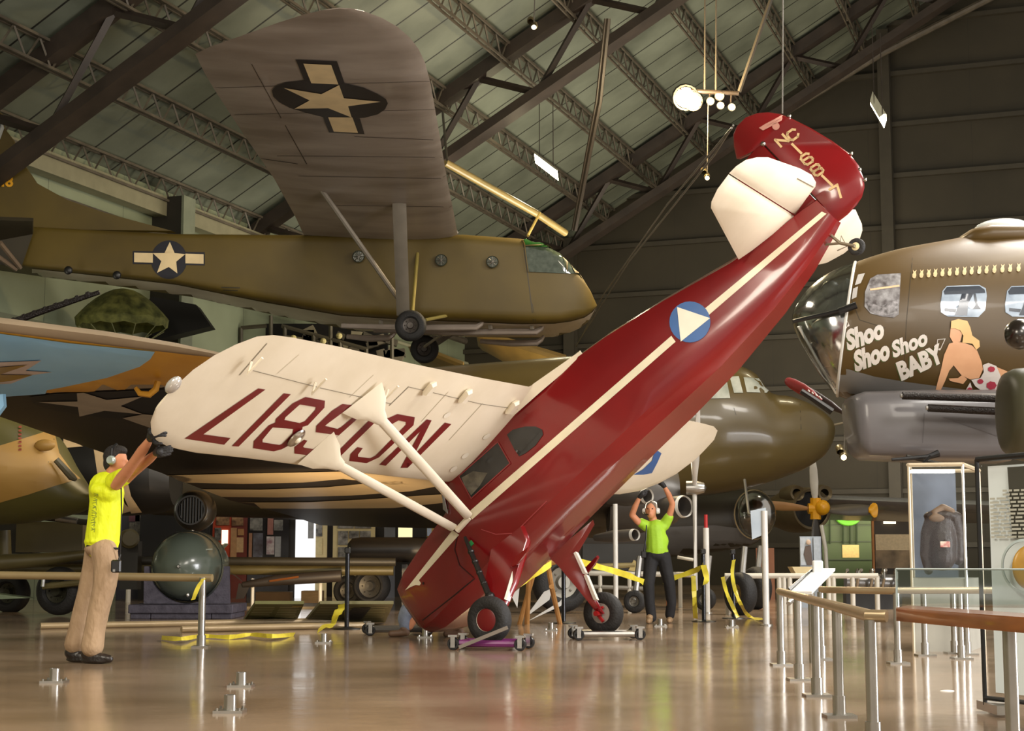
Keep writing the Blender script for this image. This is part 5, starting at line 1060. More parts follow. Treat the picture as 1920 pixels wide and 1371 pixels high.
for yy in (24.3, 25.4):
    l_ = [(271, 1132), (272, 1062), (281, 1062)] + [(351 - 70 * cos(a), 1062 + 70 * sin(a)) for a in [pi / 2 * k / 10 for k in range(0, 11)]] + [(430, 1132)]
    o1 = [at(u, v, yy) for u, v in l_[:3] + l_[3:14] + [(351, 1132)]]; G().slab(o1, V((0, .06, 0))).ok('saddle', dw, cr)
    l2 = [(431, 1132), (430, 1062), (424, 1062)] + [(351 + 70 * cos(a), 1062 + 70 * sin(a)) for a in [pi / 2 * k / 10 for k in range(0, 11)]]
    G().slab([at(u, v, yy) for u, v in l2 + [(351, 1132)]], V((0, .06, 0))).ok('saddle', dw, cr)
c_ = at(347, 1141, 24.5); G().box(V((c_.x, 24.8, c_.z)), (1.56, 1.3, .13), None, .01).ok('cross_beam', dw, cr)
for s_ in (-.62, 0, .62): G().box(V((c_.x + s_ * .98, 24.8, .06)), (.3 if s_ else .9, 1.2, .12), None, .01).ok('foot_block', dw, cr)
# round dark searchlight above the bomb
sl = thing('searchlight', 'round black searchlight with grilled face on a stalk above the bomb', 'searchlight', at(360, 998, 26.5))
T = frame(at(360, 957, 26), (.05, 1, 0)); G().lathe([(.21, -.03), (.215, -.1), (.24, -.1), (.25, -.02), (.3, .02), (.33, .12), (.335, .3), (.28, .5), (.1, .6), (.001, .6)], T, 36).ok('housing', mat('drum_black', '26231f', .35, col2='1c1a17', coat=.3), sl)
g = G(T)
for i in range(9): x = -.19 + i * .0475; h_ = sqrt(max(0, .21 ** 2 - x * x)); g.box((x, 0, -.06), (.012, h_ * 2, .02))
g.ok('grille', mat('grille_dark', '38342f', .4, .4), sl)
G(T).lathe([(.001, -.03), (.21, -.03)], n=28).ok('lens', mat('lens_dark', '15130f', .1, coat=.5), sl)
G().tube([at(361, 990, 26.1), at(361, 1004, 26.1)], .03, 8).ok('stalk', silver, sl)
G().tube([at(361, 1004, 26.1), V((at(361, 1004, 26.1).x, 28.3, .9)), V((at(361, 1004, 26.1).x, 28.3, 0))], .05, 8).ok('stand', black, sl)
# long olive gear at left
ol3 = mat('equipment_olive', '5c5230', .45, col2='4d4426', scale=1.5)
lo = thing('artillery_carriage', 'long olive gun carriage with pipes, box and tyre low at far left', 'gun carriage', gnd(100, 1150))
for v, r, y, m_, u1 in ((1054, .07, 27.2, mat('beam_dark', '2e2a20', .5), 742), (1070, .085, 27.4, ol3, 738)):
    G().tube([at(-80, v - 4, y), at(u1, v, y)], r, 12).ok('long_tube', m_, lo)
G().box(at(105, 1008, 27), (1.1, .8, .5)).ok('ammunition_box', ol3, lo)
G().box(at(20, 1000, 27.6), (.9, .5, .7)).ok('shield', mat('beam_dark', '2e2a20'), lo)
G().tube([at(-40, 960, 26), at(60, 968, 26), at(165, 980, 26)], .05, 10).ok('ramrod', mat('beam_dark', '2e2a20'), lo)
for u in (68, 86): G().tube([at(u, 968, 25.95), at(u + 10, 969, 25.95)], .056, 10).ok('ramrod_band', silver, lo)
G().tube([at(105, 971, 25.95), at(145, 977, 25.95)], .054, 10).ok('ramrod_band', silver, lo)
G().tube([at(8, 995, 26), at(10, 1048, 26)], .1, 14).ok('canister', ol3, lo)
G().tube([at(-40, 1058, 25.6), at(100, 1048, 25.6), at(160, 1040, 25.6)], [.14, .1, .07], 12).ok('tapered_tube', ol3, lo)
G().lathe([(.001, -.05), (.12, -.05), (.12, 0), (.16, .02), (.16, .6), (.001, .6)], frame(at(243, 1010, 26.5), (-.3, 1, 0)), 24).ok('drum', ol3, lo)
G().box(at(245, 1060, 27), (.3, .3, .8)).ok('bracket', mat('beam_dark', '2e2a20'), lo)
tyre('tyre', at(112, 1108, 25.5), (.3, 1, 0), .38, .3, lo, '3a382c')
tyre('tyre', at(20, 1112, 27.5), (.3, 1, 0), .34, .3, lo, '3a382c')
G().tube([at(80, 1100, 25.2), at(160, 1092, 25.2)], .05, 8).ok('axle', ol3, lo)
G().tube([at(82, 1082, 25), at(80, 1100, 25)], .03, 6).ok('tow_hook', silver, lo)
G().slab([at(u, v, 25) for u, v in ((-10, 1112), (60, 1121), (-10, 1124))], V((0, .2, 0))).ok('trail_spade', mat('spade_green', '6e7a5e', .4), lo)
tc_ = thing('torpedo', 'long black cylinder lying in shade behind the red nose', 'torpedo', at(760, 1050, 29))
G().lathe([(.001, -.05), (.12, -.02), (.2, .05), (.22, .2), (.22, 2.1)], frame(at(655, 1031, 28.5), (1, 0, .0)), 24).ok('casing', mat('torpedo_black', '26221d', .4), tc_)
G().box(V((at(760, 1055, 28.5).x, 28.5, .4)), (.1, .3, .8)).ok('support', black, tc_)
G().box(V((at(800, 1055, 28.5).x, 28.5, .4)), (.1, .3, .8)).ok('support', black, tc_)
tw2 = thing('wheel_set', 'wide black tyre with shiny dark hub under the torpedo', 'wheel', gnd(695, 1135)); tyre('tyre', at(697, 1099, 28.4), (.25, 1, 0), .33, .35, tw2, '55524c', .6)
tyre('tyre', at(655, 1108, 28.9), (.25, 1, 0), .28, .3, tw2, '55524c', .5)
rk = thing('rocket', 'dark finned rocket on white stand legs behind the info panels', 'rocket', gnd(540, 1125))
G().tube([at(455, 1097, 27), at(520, 1088, 27), at(640, 1080, 27)], [.05, .09, .1], 12).ok('casing', mat('rocket_dark', '2d2620', .5), rk)
for q_ in ([(448, 1094), (442, 1124), (458, 1122), (470, 1096)], [(446, 1082), (430, 1072), (456, 1092)]): G().slab([at(u, v, 27) for u, v in q_], V((0, .02, 0))).ok('fin', mat('rocket_dark', '2d2620'), rk)
G().tube([at(505, 1090, 26.9), at(560, 1082, 26.9)], .02, 6).ok('copper_line', mat('copper', 'a86a3c', .3, .7), rk)
for u in (474, 601): G().tube([at(u, 1085, 27.1), V((at(u, 1085, 27.1).x, 27.1, 0))], .03, 8).ok('stand_leg', mat('rail_white', 'cfc9ba'), rk)
bx = G().box(gnd(586, 1132) + V((0, 0, .13)), (.42, .4, .26), None, .01).ok('wooden_crate', mat('pale_wood', 'b08e62', .6, col2='9a7a50', scale=8, stretch=(1, 1, 6)), None); tag(bx, 'pale wooden crate on the floor behind the info panels', 'crate')
bx = G().box(gnd(510, 1128) + V((0, .3, .1)), (.75, .4, .2), None, .01).ok('wooden_crate', mat('dark_wood_box', '7a5a34', .6), None); tag(bx, 'low brown wooden crate left of the pale crate', 'crate')
# slanted info panels
def info(q4, lab, tm, txtm):
    P4 = [atz(u, v, z) for (u, v), z in zip(q4, (.03, .33, .33, .03))]; t_ = thing('info_panel', lab, 'information panel', P4[0])
    n_ = (P4[1] - P4[0]).cross(P4[3] - P4[0]).normalized(); n_ = n_ if n_.y < 0 else -n_
    G().slab(P4, n_ * .02).ok('board', tm, t_)
    fx_ = lambda a, b, o=.024: P4[0].lerp(P4[3], a).lerp(P4[1].lerp(P4[2], a), b) + n_ * o
    rows_ = []
    for r_ in range(9):
        for cc in range(2 if q4[2][0] - q4[1][0] < 100 else 3):
            W_ = 2 if q4[2][0] - q4[1][0] < 100 else 3
            a0 = cc / W_ + .04; a1 = (cc + 1) / W_ - .05 - .04 * random.random(); b = .86 - r_ * .09; rows_.append([(a0, b), (a1, b), (a1, b - .03), (a0, b - .03)])
    flatmark('text_lines', rows_, lambda x, y: fx_(x, y), txtm, t_)
    G().slab([fx_(a, b, -.03) for a, b in ((.1, .3), (.9, .3), (.9, .7), (.1, .7))], n_ * .02).ok('stand', black, t_); return t_, fx_
pg = mat('panel_green', '76753c', .5); pt = mat('panel_text', 'c4bd86', .5)
t_, f_ = info([(455, 1165), (478, 1130), (570, 1130), (555, 1165)], 'dark green slanted info panel nearest the bomb cradle', pg, pt)
flatmark('heading', [[(.78, .93), (.98, .93), (.98, .85), (.78, .85)]], f_, mat('heading_gold', 'b59b3a', .5), t_)
t_, f_ = info([(570, 1165), (600, 1130), (738, 1130), (722, 1165)], 'wide grey-green slanted info panel left of the black stanchion', mat('panel_grey', '8a8459', .5), pt)
flatmark('photograph', [[(.48, .85), (.72, .85), (.68, .2), (.44, .2)]], lambda a, b: f_(a, b, .028), mat('photo_dark', '2b2925', .5, col2='5e5a52', scale=20), t_)
pl_ = G().box(gnd(560, 1140) + V((0, .6, .02)), (3.2, 2.4, .04)).ok('display_plinth', mat('plinth_cream', 'b5a07a', .5), None); tag(pl_, 'low cream plinth under the info panels', 'plinth')
# wooden trestle, white sheets, big dark tyres behind the belly
tr = thing('trestle', 'bare wooden trestle legs standing between the main wheels', 'trestle', gnd(1010, 1170))
wd_ = mat('trestle_wood', 'b88750', .55, col2='a0723e', scale=5)
for a, b in (((1003, 1066), (974, 1171)), ((992, 1070), (988, 1171)), ((1026, 1052), (1036, 1110)), ((1034, 1100), (1050, 1170))): G().tube([at(*a, 21.6), V((atz(b[0], b[1]).x, atz(b[0], b[1]).y, 0)) if b[1] > 1160 else at(*b, 22)], .035, 8).ok('leg', wd_, tr)
G().tube([at(980, 1066, 21.8), at(1040, 1054, 21.9)], .04, 8).ok('top_bar', wd_, tr)
for a, b, c_, d_, lab in (((985, 1158), (1020, 1110), (1036, 1103), (1030, 1125), 'upright folded white sheet leaning behind the trestle'), ((990, 1165), (1050, 1128), (1056, 1120), (1052, 1136), 'long white sheet lying low behind the trestle'), ((960, 1120), (972, 1080), (976, 1084), (970, 1140), 'narrow white sheet standing by the near gear leg')):
    o = G().slab([at(u, v, 23) for u, v in (a, b, c_, d_)], V((0, .03, 0))).ok('white_sheet', mat('sheet_white', 'd9d7d2', .6), None); tag(o, lab, 'sheet', 'white sheets behind the trestle')
bw = thing('aircraft_wheel', 'big dark aircraft tyre with ribbed hub behind the white sheets', 'wheel', gnd(1055, 1140)); tyre('tyre', at(1052, 1092, 27), (-.35, 1, 0), .5, .34, bw, '8a857a', .52)
G().tube([at(1040, 1050, 27.2), at(1050, 1000, 27.5)], .06, 8).ok('axle_leg', silver, bw)
for (u, v, r_, y, ax), lab in (((1190, 1118, .19, 27, (.4, 1, 0)), 'small black wheel left of the man in green'), ((1322, 1125, .2, 28.3, (.5, 1, 0)), 'small black wheel right of the man in green'), ((1388, 1098, .34, 26, (1, .55, 0)), 'tall black aircraft tyre with tan hub behind the right stanchion'), ((1418, 1080, .38, 29, (1, .4, 0)), 'larger black aircraft tyre just behind the tall white pole')):
    t_ = thing('aircraft_wheel', lab, 'wheel', V((at(u, v, y).x, y, 0))); tyre('tyre', V((at(u, v, y).x, y, r_)), ax, r_, r_ * .75, t_, 'a08c5c' if u == 1388 else '6a665e', .45)
    G().tube([V((at(u, v, y).x, y, r_)), V((at(u, v, y).x + .1, y + .1, r_ + .75))], .05, 8).ok('oleo_leg', silver, t_)
# cart with tubes behind the man in green
ct = thing('equipment_cart', 'low cart with tan panels and bars in shade behind the man in green', 'cart', gnd(1200, 1100))
for a, b, r_, m_ in (((1100, 1075), (1300, 1078), .05, 'cfc9ba'), ((1120, 1062), (1190, 1060), .05, '9a8a5c'), ((1270, 1045), (1300, 1050), .03, 'cfc9ba'), ((1100, 1100), (1210, 1104), .04, '8a8478')): G().tube([at(*a, 30), at(*b, 30)], r_, 8).ok('bar', mat('cart_' + m_, m_, .4), ct)
for u in (1125, 1180, 1275): G().tube([at(u, 1075, 30), V((at(u, 1075, 30).x, 30, 0))], .04, 8).ok('leg', mat('rail_white', 'cfc9ba'), ct)
G().slab([at(u, v, 30) for u, v in ((1178, 1070), (1188, 1050), (1192, 1052), (1196, 1072))], V((0, .03, 0))).ok('panel', mat('cart_gold', 'bda86a', .5), ct)
G().box(at(1150, 1045, 31), (1.2, .5, .5)).ok('tank', mat('tank_grey', '3a3833', .4), ct)
# tall white poles and sign
for (u, v0, v1, r_), lab in (((1437, 958, 1170, .045), 'tall white pole carrying a clear sign, right of the stanchions'), ((1155, 945, 1120, .04), 'tall white pole left of the man in green'), ((1326, 990, 1120, .05), 'white pole with red tip right of the man in green')):
    q_ = gnd(u, v1 + 3) if v1 > 1130 else gnd(u, 1150); t_ = thing('support_pole', lab, 'pole', q_)
    top = at(u - 2 if u == 1437 else u, v0, q_.y); G().tube([q_, V((q_.x, q_.y, top.z))], r_, 12).ok('pole', mat('pole_white', 'd5d2cb', .3), t_)
    G().lathe([(.09, 0), (.09, .015), (.05, .02)], M.Translation(q_), 16).ok('foot', alu, t_)
    if u == 1437:
        G().slab([at(a, b, q_.y) for a, b in ((1407, 958), (1436, 952), (1437, 1000), (1410, 1012))], V((0, .006, 0))).ok('sign_plate', mat('sign_pale', 'b9c2c8', .15, col2='9aa6b0', scale=2, coat=.4), t_)
        G().tube([at(1396, 900, q_.y + 1), at(1404, 965, q_.y + .3), at(1412, 966, q_.y)], .02, 8).ok('bracket', silver, t_)
    if u == 1326: G().tube([V((q_.x, q_.y, top.z)), V((q_.x, q_.y, top.z + .22))], .03, 8).ok('red_tip', mat('tip_red2', 'b52a2a', .4), t_)
# ================================================================ right foreground: ledge, glass, cases
wood = mat('ledge_wood', '8a4f22', .3, col2='6e3c18', scale=3, stretch=(.4, 1, 6), coat=.4)
glass = glassy('screen_glass', 'ffffff', .13, 'eaefee')
pane = glassy('case_glass', 'ffffff', .01, 'f8f9f8')
lt = thing('display_ledge', 'curved brown wooden ledge on silver posts with a glass screen on top', 'ledge', V((2.6, 7.6, 0)))
a0 = at(1672, 1168, 7.9); zt_ = at(1672, 1141, 7.9).z; zb_ = at(1672, 1166, 7.9).z
edge = [(1672, 8.0), (1740, 7.55), (1820, 7.1), (1925, 6.6), (2100, 6.1)]
rs = []
for u, y in edge:
    x = (u - 960) / 3000 * y; n_ = V((.35, .94, 0)); b = V((x, y, 0)); w_ = .5
    rs.append([b + V((0, 0, zb_)), b + n_ * w_ + V((0, 0, zb_)), b + n_ * w_ + V((0, 0, zt_)), b + n_ * .01 + V((0, 0, zt_)), b + V((0, 0, zt_ - .01))])
G().rings(rs).ok('shelf', wood, lt, smooth=30)
q_ = V((at(1893, 1200, 7.0).x, 7.0, 0)); G().tube([q_, q_ + V((0, 0, zb_))], .03, 14).ok('post', alu, lt)
gl_ = [at(1682, 1140, 8.25), V((3.4, 7.0, 0))]; g0 = V((at(1682, 1140, 8.3).x, 8.3, zt_)); g1 = V((3.6, 7.3, zt_)); hz = at(1682, 1067, 8.3).z
G().slab([g0, g1, V((g1.x, g1.y, hz)), V((g0.x, g0.y, hz))], V((.002, .005, 0))).ok('glass_screen', glass, lt)
for a, b in ((g0, V((g0.x, g0.y, hz))), (V((g0.x, g0.y, hz)), V((g1.x, g1.y, hz)))): G().tube([a, b], .006, 6).ok('glass_edge', mat('glass_edge', 'b8c4c4', .2), lt)
# tilted reading board on the near rail
rb_ = thing('reading_board', 'white tilted reading board clamped at the end of the near rail', 'sign', at(1500, 1110, 13.7))
G().slab([at(1477, 1112, 13.6), at(1530, 1068, 14.2), at(1566, 1068, 14.2), at(1522, 1112, 13.6)], V((0, -.006, .012))).ok('board', mat('board_white', 'cfcfcb', .5), rb_)
G().slab([at(1478, 1106, 13.62), at(1525, 1068, 14.2), at(1529, 1067, 14.2), at(1482, 1111, 13.6)], V((0, -.01, .02))).ok('black_edge', black, rb_)  # black strip along the board's left edge
G().box(at(1533, 1064, 14.1), (.09, .05, .12), None, .01).ok('clamp', mat('board_white', 'cfcfcb'), rb_)
G().tube([at(1478, 1132, 13.4), at(1520, 1097, 13.9)], .02, 10).ok('arm', mat('arm_grey', '8a847c', .3, .6), rb_)
G().tube([at(1521, 1112, 14.0), V((at(1521, 1112, 14.0).x, 14.0, 0))], .03, 10).ok('post', alu, rb_)
# jacket case
jc = thing('display_case', 'tall glass case with pale frame holding a brown leather jacket', 'display case', V((at(1750, 1100, 15.4).x, 15.4, 0)))
yF, yB = 15.7, 16.7; xl, xm = at(1704, 900, yF).x, at(1800, 900, yF).x; zt2 = at(1704, 872, yF).z
fm_ = mat('case_frame', 'b8a88c', .4); xr = at(1836, 900, yB).x
cor = [V((xl, yF, 0)), V((xm, yF - .1, 0)), V((xr, yB, 0)), V((xl + .3, yB + .1, 0))]
for c_ in cor: G().tube([c_, c_ + V((0, 0, zt2))], .014, 6).ok('corner_frame', fm_ if c_ is not cor[1] else mat('frame_white', 'c9c9c6', .3, .4), jc)
for i in range(4): G().tube([cor[i] + V((0, 0, zt2)), cor[(i + 1) % 4] + V((0, 0, zt2))], .022, 6).ok('top_frame', fm_, jc)
G().slab([c_ + V((0, 0, .35)) for c_ in cor], V((0, 0, .35))).ok('plinth', mat('case_plinth', '9a978c', .5), jc)
for i in (0, 1): G().slab([cor[i] + V((0, 0, .7)), cor[i + 1] + V((0, 0, .7)), cor[i + 1] + V((0, 0, zt2)), cor[i] + V((0, 0, zt2))], V((0, .003, 0)) if i == 0 else V((.003, .0, 0))).ok('glass_pane', pane, jc)
g = G(); g.box((cor[0] + cor[1]) / 2 + V((0, .12, zt2 - .06)), (.42, .1, .03)); g.ok('strip_light', mat('case_light', 'fff4e0', emit=6), jc)
bk = G().slab([cor[3] + V((0, 0, .7)), cor[2] + V((-.25, 0, .7)), cor[2] + V((-.25, 0, zt2)), cor[3] + V((0, 0, zt2))], V((0, .01, 0))).ok('back_panel', mat('case_back', '6d7687', .4, col2='4c525e', scale=2), jc)
jk = thing('leather_jacket', 'brown leather flying jacket with red patch hanging in the glass case', 'jacket', at(1764, 1080, 16.2))
p = lambda u, v, d=0: at(u, v, 16.2 + d)
lth = mat('brown_leather', '2a1910', .55, col2='1f120b', scale=6, bump=.6, bscale=12)
blob('torso', lth, jk, [[(p(1768, 975), .1), (p(1766, 1010), .14), (p(1766, 1045), .14)], [(p(1748, 978), .08), (p(1738, 1000, .02), .065), (p(1735, 1040, .03), .055), (p(1741, 1070, .02), .045)], [(p(1788, 975), .08), (p(1796, 1005, .02), .065), (p(1797, 1050, .03), .055)]], [(p(1768, 968), (.2, .1, .07))], .012)
blob('collar', mat('leather_tan', '6a5340', .6, col2='54402f', scale=8), jk, [[(p(1752, 962, -.04), .04), (p(1768, 953, -.02), .045), (p(1784, 960, -.04), .04)]], [(p(1757, 972, -.08), (.09, .03, .045))], .011)
g = G(); g.box(p(1772, 1021, -.17), (.1, .012, .06), None, .005); g.ok('red_patch', mat('patch_red', '9b2428', .6, col2='d8c8b8', scale=22), jk)
# text case at the frame edge
tc2 = thing('text_case', 'tall black-framed glass panel printed with rows of text at right edge', 'display panel', V((at(1845, 1340, 9.4).x, 9.4, 0)))
y0_ = 9.4; x0_ = at(1836, 1000, y0_).x; ztp = at(1836, 862, y0_).z; x1_ = x0_ + 1.0; y1_ = 8.2
A_, B_ = V((x0_, y0_, 0)), V((x1_, y1_, 0)); dn = (B_ - A_).normalized(); nn_ = V((-dn.y, dn.x, 0)); nn_ = nn_ if nn_.y < 0 else -nn_
f_ = lambda a, z, o=0: A_.lerp(B_, a) + V((0, 0, z)) + nn_ * o
G().tube([f_(0, .05), f_(0, ztp)], .013, 8).ok('frame_post', black, tc2); G().tube([f_(0, ztp), f_(1, ztp + .05)], .018, 8).ok('frame_top', black, tc2); G().tube([f_(0, .09), f_(1, .03)], .014, 8).ok('frame_bottom', black, tc2)
G().box(f_(.05, .04, 0), (.12, .4, .05)).ok('foot', alu, tc2)
G().slab([f_(.03, .12, -.05), f_(1, .08, -.05), f_(1, ztp - .02, -.05), f_(.03, ztp - .04, -.05)], nn_ * .01).ok('backing', mat('case_white', 'f4f8fc', .35, col2='dde5ec', scale=1.2, stretch=(3, 1, .4)), tc2)
G().slab([f_(.03, .12, .02), f_(1, .08, .02), f_(1, ztp - .02, .02), f_(.03, ztp - .04, .02)], nn_ * .003).ok('glass_pane', pane, tc2)
pm_ = mat('printed_board', '4a463e', .5); zz = lambda v: at(1880, v, 9.05).z
bo = G().slab([f_(.13, zz(1008), -.03), f_(1, zz(1015), -.03), f_(1, zz(866), -.03), f_(.12, zz(872), -.03)], nn_ * .006).ok('text_board', pm_, tc2)
random.seed(4); rows_ = []
for k in range(13):
    x = .045 if k > 1 else .1
    while x < .95:
        w_ = random.uniform(.012, .04); z = zz(915 + k * 7.4); rows_.append([(x, z), (min(x + w_, .97), z), (min(x + w_, .97), z - .012), (x, z - .012)]); x += w_ + .007
flatmark('text_lines', rows_, lambda a, b: f_(a, b, -.015), mat('text_pale', 'c9c5bb', .5), bo)
G().ball(f_(.215, zz(1065), .0), (.11, .03, .13), 24, 16).ok('round_emblem', mat('emblem_gold', 'b58a34', .35, col2='8a6524', scale=5), tc2)
G().lathe([(.14, -.005), (.155, .0), (.14, .005)], frame(f_(.2, zz(1062), .03), nn_), 32).ok('emblem_ring', mat('glass_edge', 'b8c4c4', .2), tc2)
# floor litter patch
tag(G().ball(atz(1776, 1296), (.05, .03, .008), 10, 6).ok('paper_scrap', mat('sheet_white', 'd9d7d2'), None), 'small white paper scrap on the floor in front of the right barrier', 'litter')
# ---- far displays, right
grn = mat('green_wall', '344a1c', .6, col2='2a3c16', scale=.8)
def board(nm, lab, cat, u0, v0, u1, v1, y, m_, tiles=(), floor=True, t=.05, emit=None):
    a = at(u0, v0, y); b = at(u1, v1, y); zb = 0 if floor else b.z
    o = thing(nm, lab, cat, V(((a.x + b.x) / 2, y, zb)))
    bd_ = G().box(((a.x + b.x) / 2, y, (a.z + zb) / 2), (b.x - a.x, t, a.z - zb)).ok('board', m_, o)
    for i, (p0, q0, p1, q1, c_) in enumerate(tiles):
        c, d = at(p0, q0, y - t), at(p1, q1, y - t); G().box(((c.x + d.x) / 2, y - t / 2 - .02, (c.z + d.z) / 2), (d.x - c.x, .03, c.z - d.z)).ok('picture', c_ if not isinstance(c_, str) else mat('pic_' + c_, c_, .5, col2=None, scale=14), o)
    return o
photo = mat('old_photograph', '8f8a80', .5, col2='35312c', scale=9)
photo2 = mat('sepia_photograph', 'b0875c', .5, col2='4f3018', scale=8)
o = board('green_partition', 'tall green panelled partition with wreath and yellow plaque behind the yellow propeller', 'partition', 1540, 962, 1640, 1075, 50, grn, [(1579, 1022, 1611, 1046, 'c9b06a')])
for v in (950, 985, 1016, 1050): G().box(at(1590, v, 49.92), (1.65, .03, .03)).ok('batten', mat('batten_dark', '1e2f12', .6), o)
for u in (1556, 1581, 1594, 1606): G().tube([at(u, 972, 49.85), at(u, 1020, 49.85)], .03, 6).ok('hanging_cord', mat('batten_dark', '1e2f12'), o)
g = G(); g.tube([at(1590 + 20 * cos(a), 967 + 14 * sin(a), 49.8) for a in [pi * k / 10 for k in range(11)]], .09, 8); g.ok('wreath', mat('wreath_green', '5fae2e', .6), o)
o = board('mural_panel', 'wide sepia landscape mural in a dark brown surround, left of the jacket case', 'mural', 1638, 975, 1790, 1078, 46, mat('mural_surround', '3a3124', .6), [(1641, 1002, 1788, 1032, 'cdb892'), (1641, 1032, 1788, 1066, mat('mural_land', '9c8566', .6, col2='4b3e2c', scale=2))])
G().box(at(1637, 1025, 45.9), (.06, .1, 1.7)).ok('side_trim', mat('trim_orange', 'b5722c', .5), o)
G().box(at(1668, 980, 45.9), (.35, .02, .07)).ok('lit_title', mat('lit_title', 'fff0c8', emit=3), o)
for u in (1669, 1686): G().ball(at(u, 965, 45.9), .09, 10, 8).ok('coloured_light', mat('light_%d' % u, 'e0503a' if u == 1669 else 'e8a040', emit=2), o)
o = board('photo_stand', 'upright photo stand showing an airman, behind the tilted reading board', 'photo stand', 1499, 1006, 1540, 1062, 30, mat('stand_blue', '9aa3ad', .4), [(1500, 1008, 1520, 1060, 'b4bcc4'), (1525, 1008, 1538, 1060, 'a9b2bc')])
g = G(); g.ball(at(1516, 1017, 29.9), (.045, .02, .05), 10, 8); o2 = g.ok('pictured_head', mat('pic_skin', 'c9b09a', .6), o)
G().slab([at(u, v, 29.93) for u, v in ((1510, 1025), (1520, 1022), (1524, 1060), (1514, 1060), (1507, 1040))], V((0, .01, 0))).ok('pictured_coat', mat('pic_coat', '5a4c44', .6), o)
o = G().slab([at(u, v, 29.4) for u, v in ((1481, 1063), (1530, 1063), (1526, 1078), (1490, 1080))], V((0, .25, 0))).ok('cream_box', mat('box_cream', 'd6c496', .5), None); tag(o, 'cream box under the photo stand', 'box')
cr_ = thing('cable_reels', 'row of shiny metal hose coils behind the far rail at right', 'coils', gnd(1630, 1105))
for i, u in enumerate((1600, 1626, 1648, 1672)):
    c_ = at(u, 1090, 29); g = G(); g.tube([c_ + V((.02 * k - .1, .22 * sin(k * .7), .2 * cos(k * .7))) for k in range(12)], .03, 8); g.ok('coil', chrome, cr_)
G().tube([at(1585, 1092, 29.1), at(1680, 1094, 29.1)], .16, 14).ok('drum', mat('drum_grey', '6d6a66', .3, .6), cr_)
G().box(V((at(1635, 1100, 29.3).x, 29.3, .15)), (1.0, .3, .3)).ok('base', mat('base_dark', '2b2823', .6), cr_)
o = board('sign_board', 'small orange-brown board in shade behind the tall white pole', 'sign', 1417, 1028, 1452, 1072, 36, mat('board_orange', '8a5530', .5), [(1420, 1030, 1440, 1050, 'c98d5a')])
# ---- far displays, centre-left (hall of boards)
Yb = 38
board('photo_wall', 'purple and grey board tiled with old photographs right of the man in yellow', 'display board', 222, 955, 263, 1032, 36.5, mat('wall_purple', '3b3844', .5), [(242, 958, 262, 978, '6c3c4c'), (243, 980, 252, 1010, photo), (254, 960, 263, 1010, photo), (232, 1012, 263, 1030, photo2)])
board('black_cabinet', 'black cabinet filling the gap behind the searchlight', 'cabinet', 264, 950, 392, 1062, 36, mat('cabinet_black', '15120f', .6))
board('red_display', 'red display board with framed photographs and a lit notice', 'display board', 400, 960, 433, 1054, Yb, mat('display_red', 'b8401e', .5), [(406, 964, 430, 985, photo2), (403, 990, 414, 1014, photo), (416, 994, 427, 1021, mat('lit_notice', 'f4e6cc', emit=1.2))])
board('red_display', 'narrow red and tan display board beside the red one', 'display board', 436, 962, 463, 1052, Yb, mat('display_maroon', '6e2a1c', .5), [(435, 966, 456, 986, photo2), (433, 990, 443, 1048, 'b88a5c'), (446, 992, 457, 1004, 'b5824e'), (444, 1008, 456, 1036, 'c9a272')])
board('glass_showcase', 'dark glazed showcase with patterned objects', 'showcase', 466, 962, 497, 1052, Yb, mat('case_dark', '2a2524', .2, coat=.4), [(469, 966, 492, 995, photo), (467, 1000, 472, 1048, 'a8795a'), (475, 1000, 492, 1046, mat('mixed_pic', '6a6a72', .5, col2='3c3030', scale=6))])
board('glass_showcase', 'glazed showcase with a uniform and pale books', 'showcase', 499, 962, 541, 1050, Yb, mat('case_dark', '2a2524'), [(502, 968, 512, 1003, 'a06a5c'), (514, 975, 530, 995, photo), (500, 1006, 514, 1040, mat('mixed_red', '8a6468', .5, col2='c9c2ba', scale=9)), (516, 1006, 526, 1044, 'a9a6a2')])
g = thing('mannequin', 'dark draped figure standing left of the white lit panel', 'mannequin', at(547, 1052, 38.5)); blob('figure', mat('drape_dark', '2e2820', .8), g, [[(at(547, 975, 38.5), .12), (at(547, 1000, 38.5), .28), (at(547, 1060, 38.5), .25), (V((at(547, 1060, 38.5).x, 38.5, .1)), .25)]], [], .03)
board('backlit_board', 'bright white backlit panel behind the wing strut', 'lit panel', 555, 957, 591, 1053, 37.4, mat('panel_white_lit', 'f2f3f4', emit=.85), [(578, 970, 588, 1010, 'b9bcc0')])
board('photo_board', 'narrow cream photo board right of the white lit panel', 'display board', 592, 966, 613, 1052, 37.9, mat('board_cream', 'c9b683', .5), [(592, 984, 604, 1006, photo), (592, 1010, 604, 1040, 'bfae7c')])
board('photo_board', 'large cream board with six black-and-white photographs', 'display board', 625, 967, 703, 1052, 37.9, mat('board_cream', 'c9b683'), [(634, 969, 663, 991, photo), (666, 968, 696, 991, photo), (634, 996, 652, 1022, photo), (655, 996, 673, 1010, photo), (675, 996, 695, 1008, photo), (634, 1026, 652, 1045, photo)])
board('grey_panel', 'plain grey panel left of the small lit sign', 'panel', 721, 966, 741, 1008, 37.9, mat('panel_plain', '6f7178', .5))
board('lit_sign', 'small cream lit sign with a red top behind the strut', 'sign', 747, 970, 773, 1010, 37, mat('sign_lit', 'f0e2ae', emit=.9), [(747, 968, 772, 984, '7a3c24')], False)
board('colour_board', 'blue and yellow striped board seen between strut and red nose', 'display board', 800, 968, 822, 1012, 37, mat('board_yellow', 'b5964c', .5), [(801, 970, 809, 1005, 'b9c6d8')])
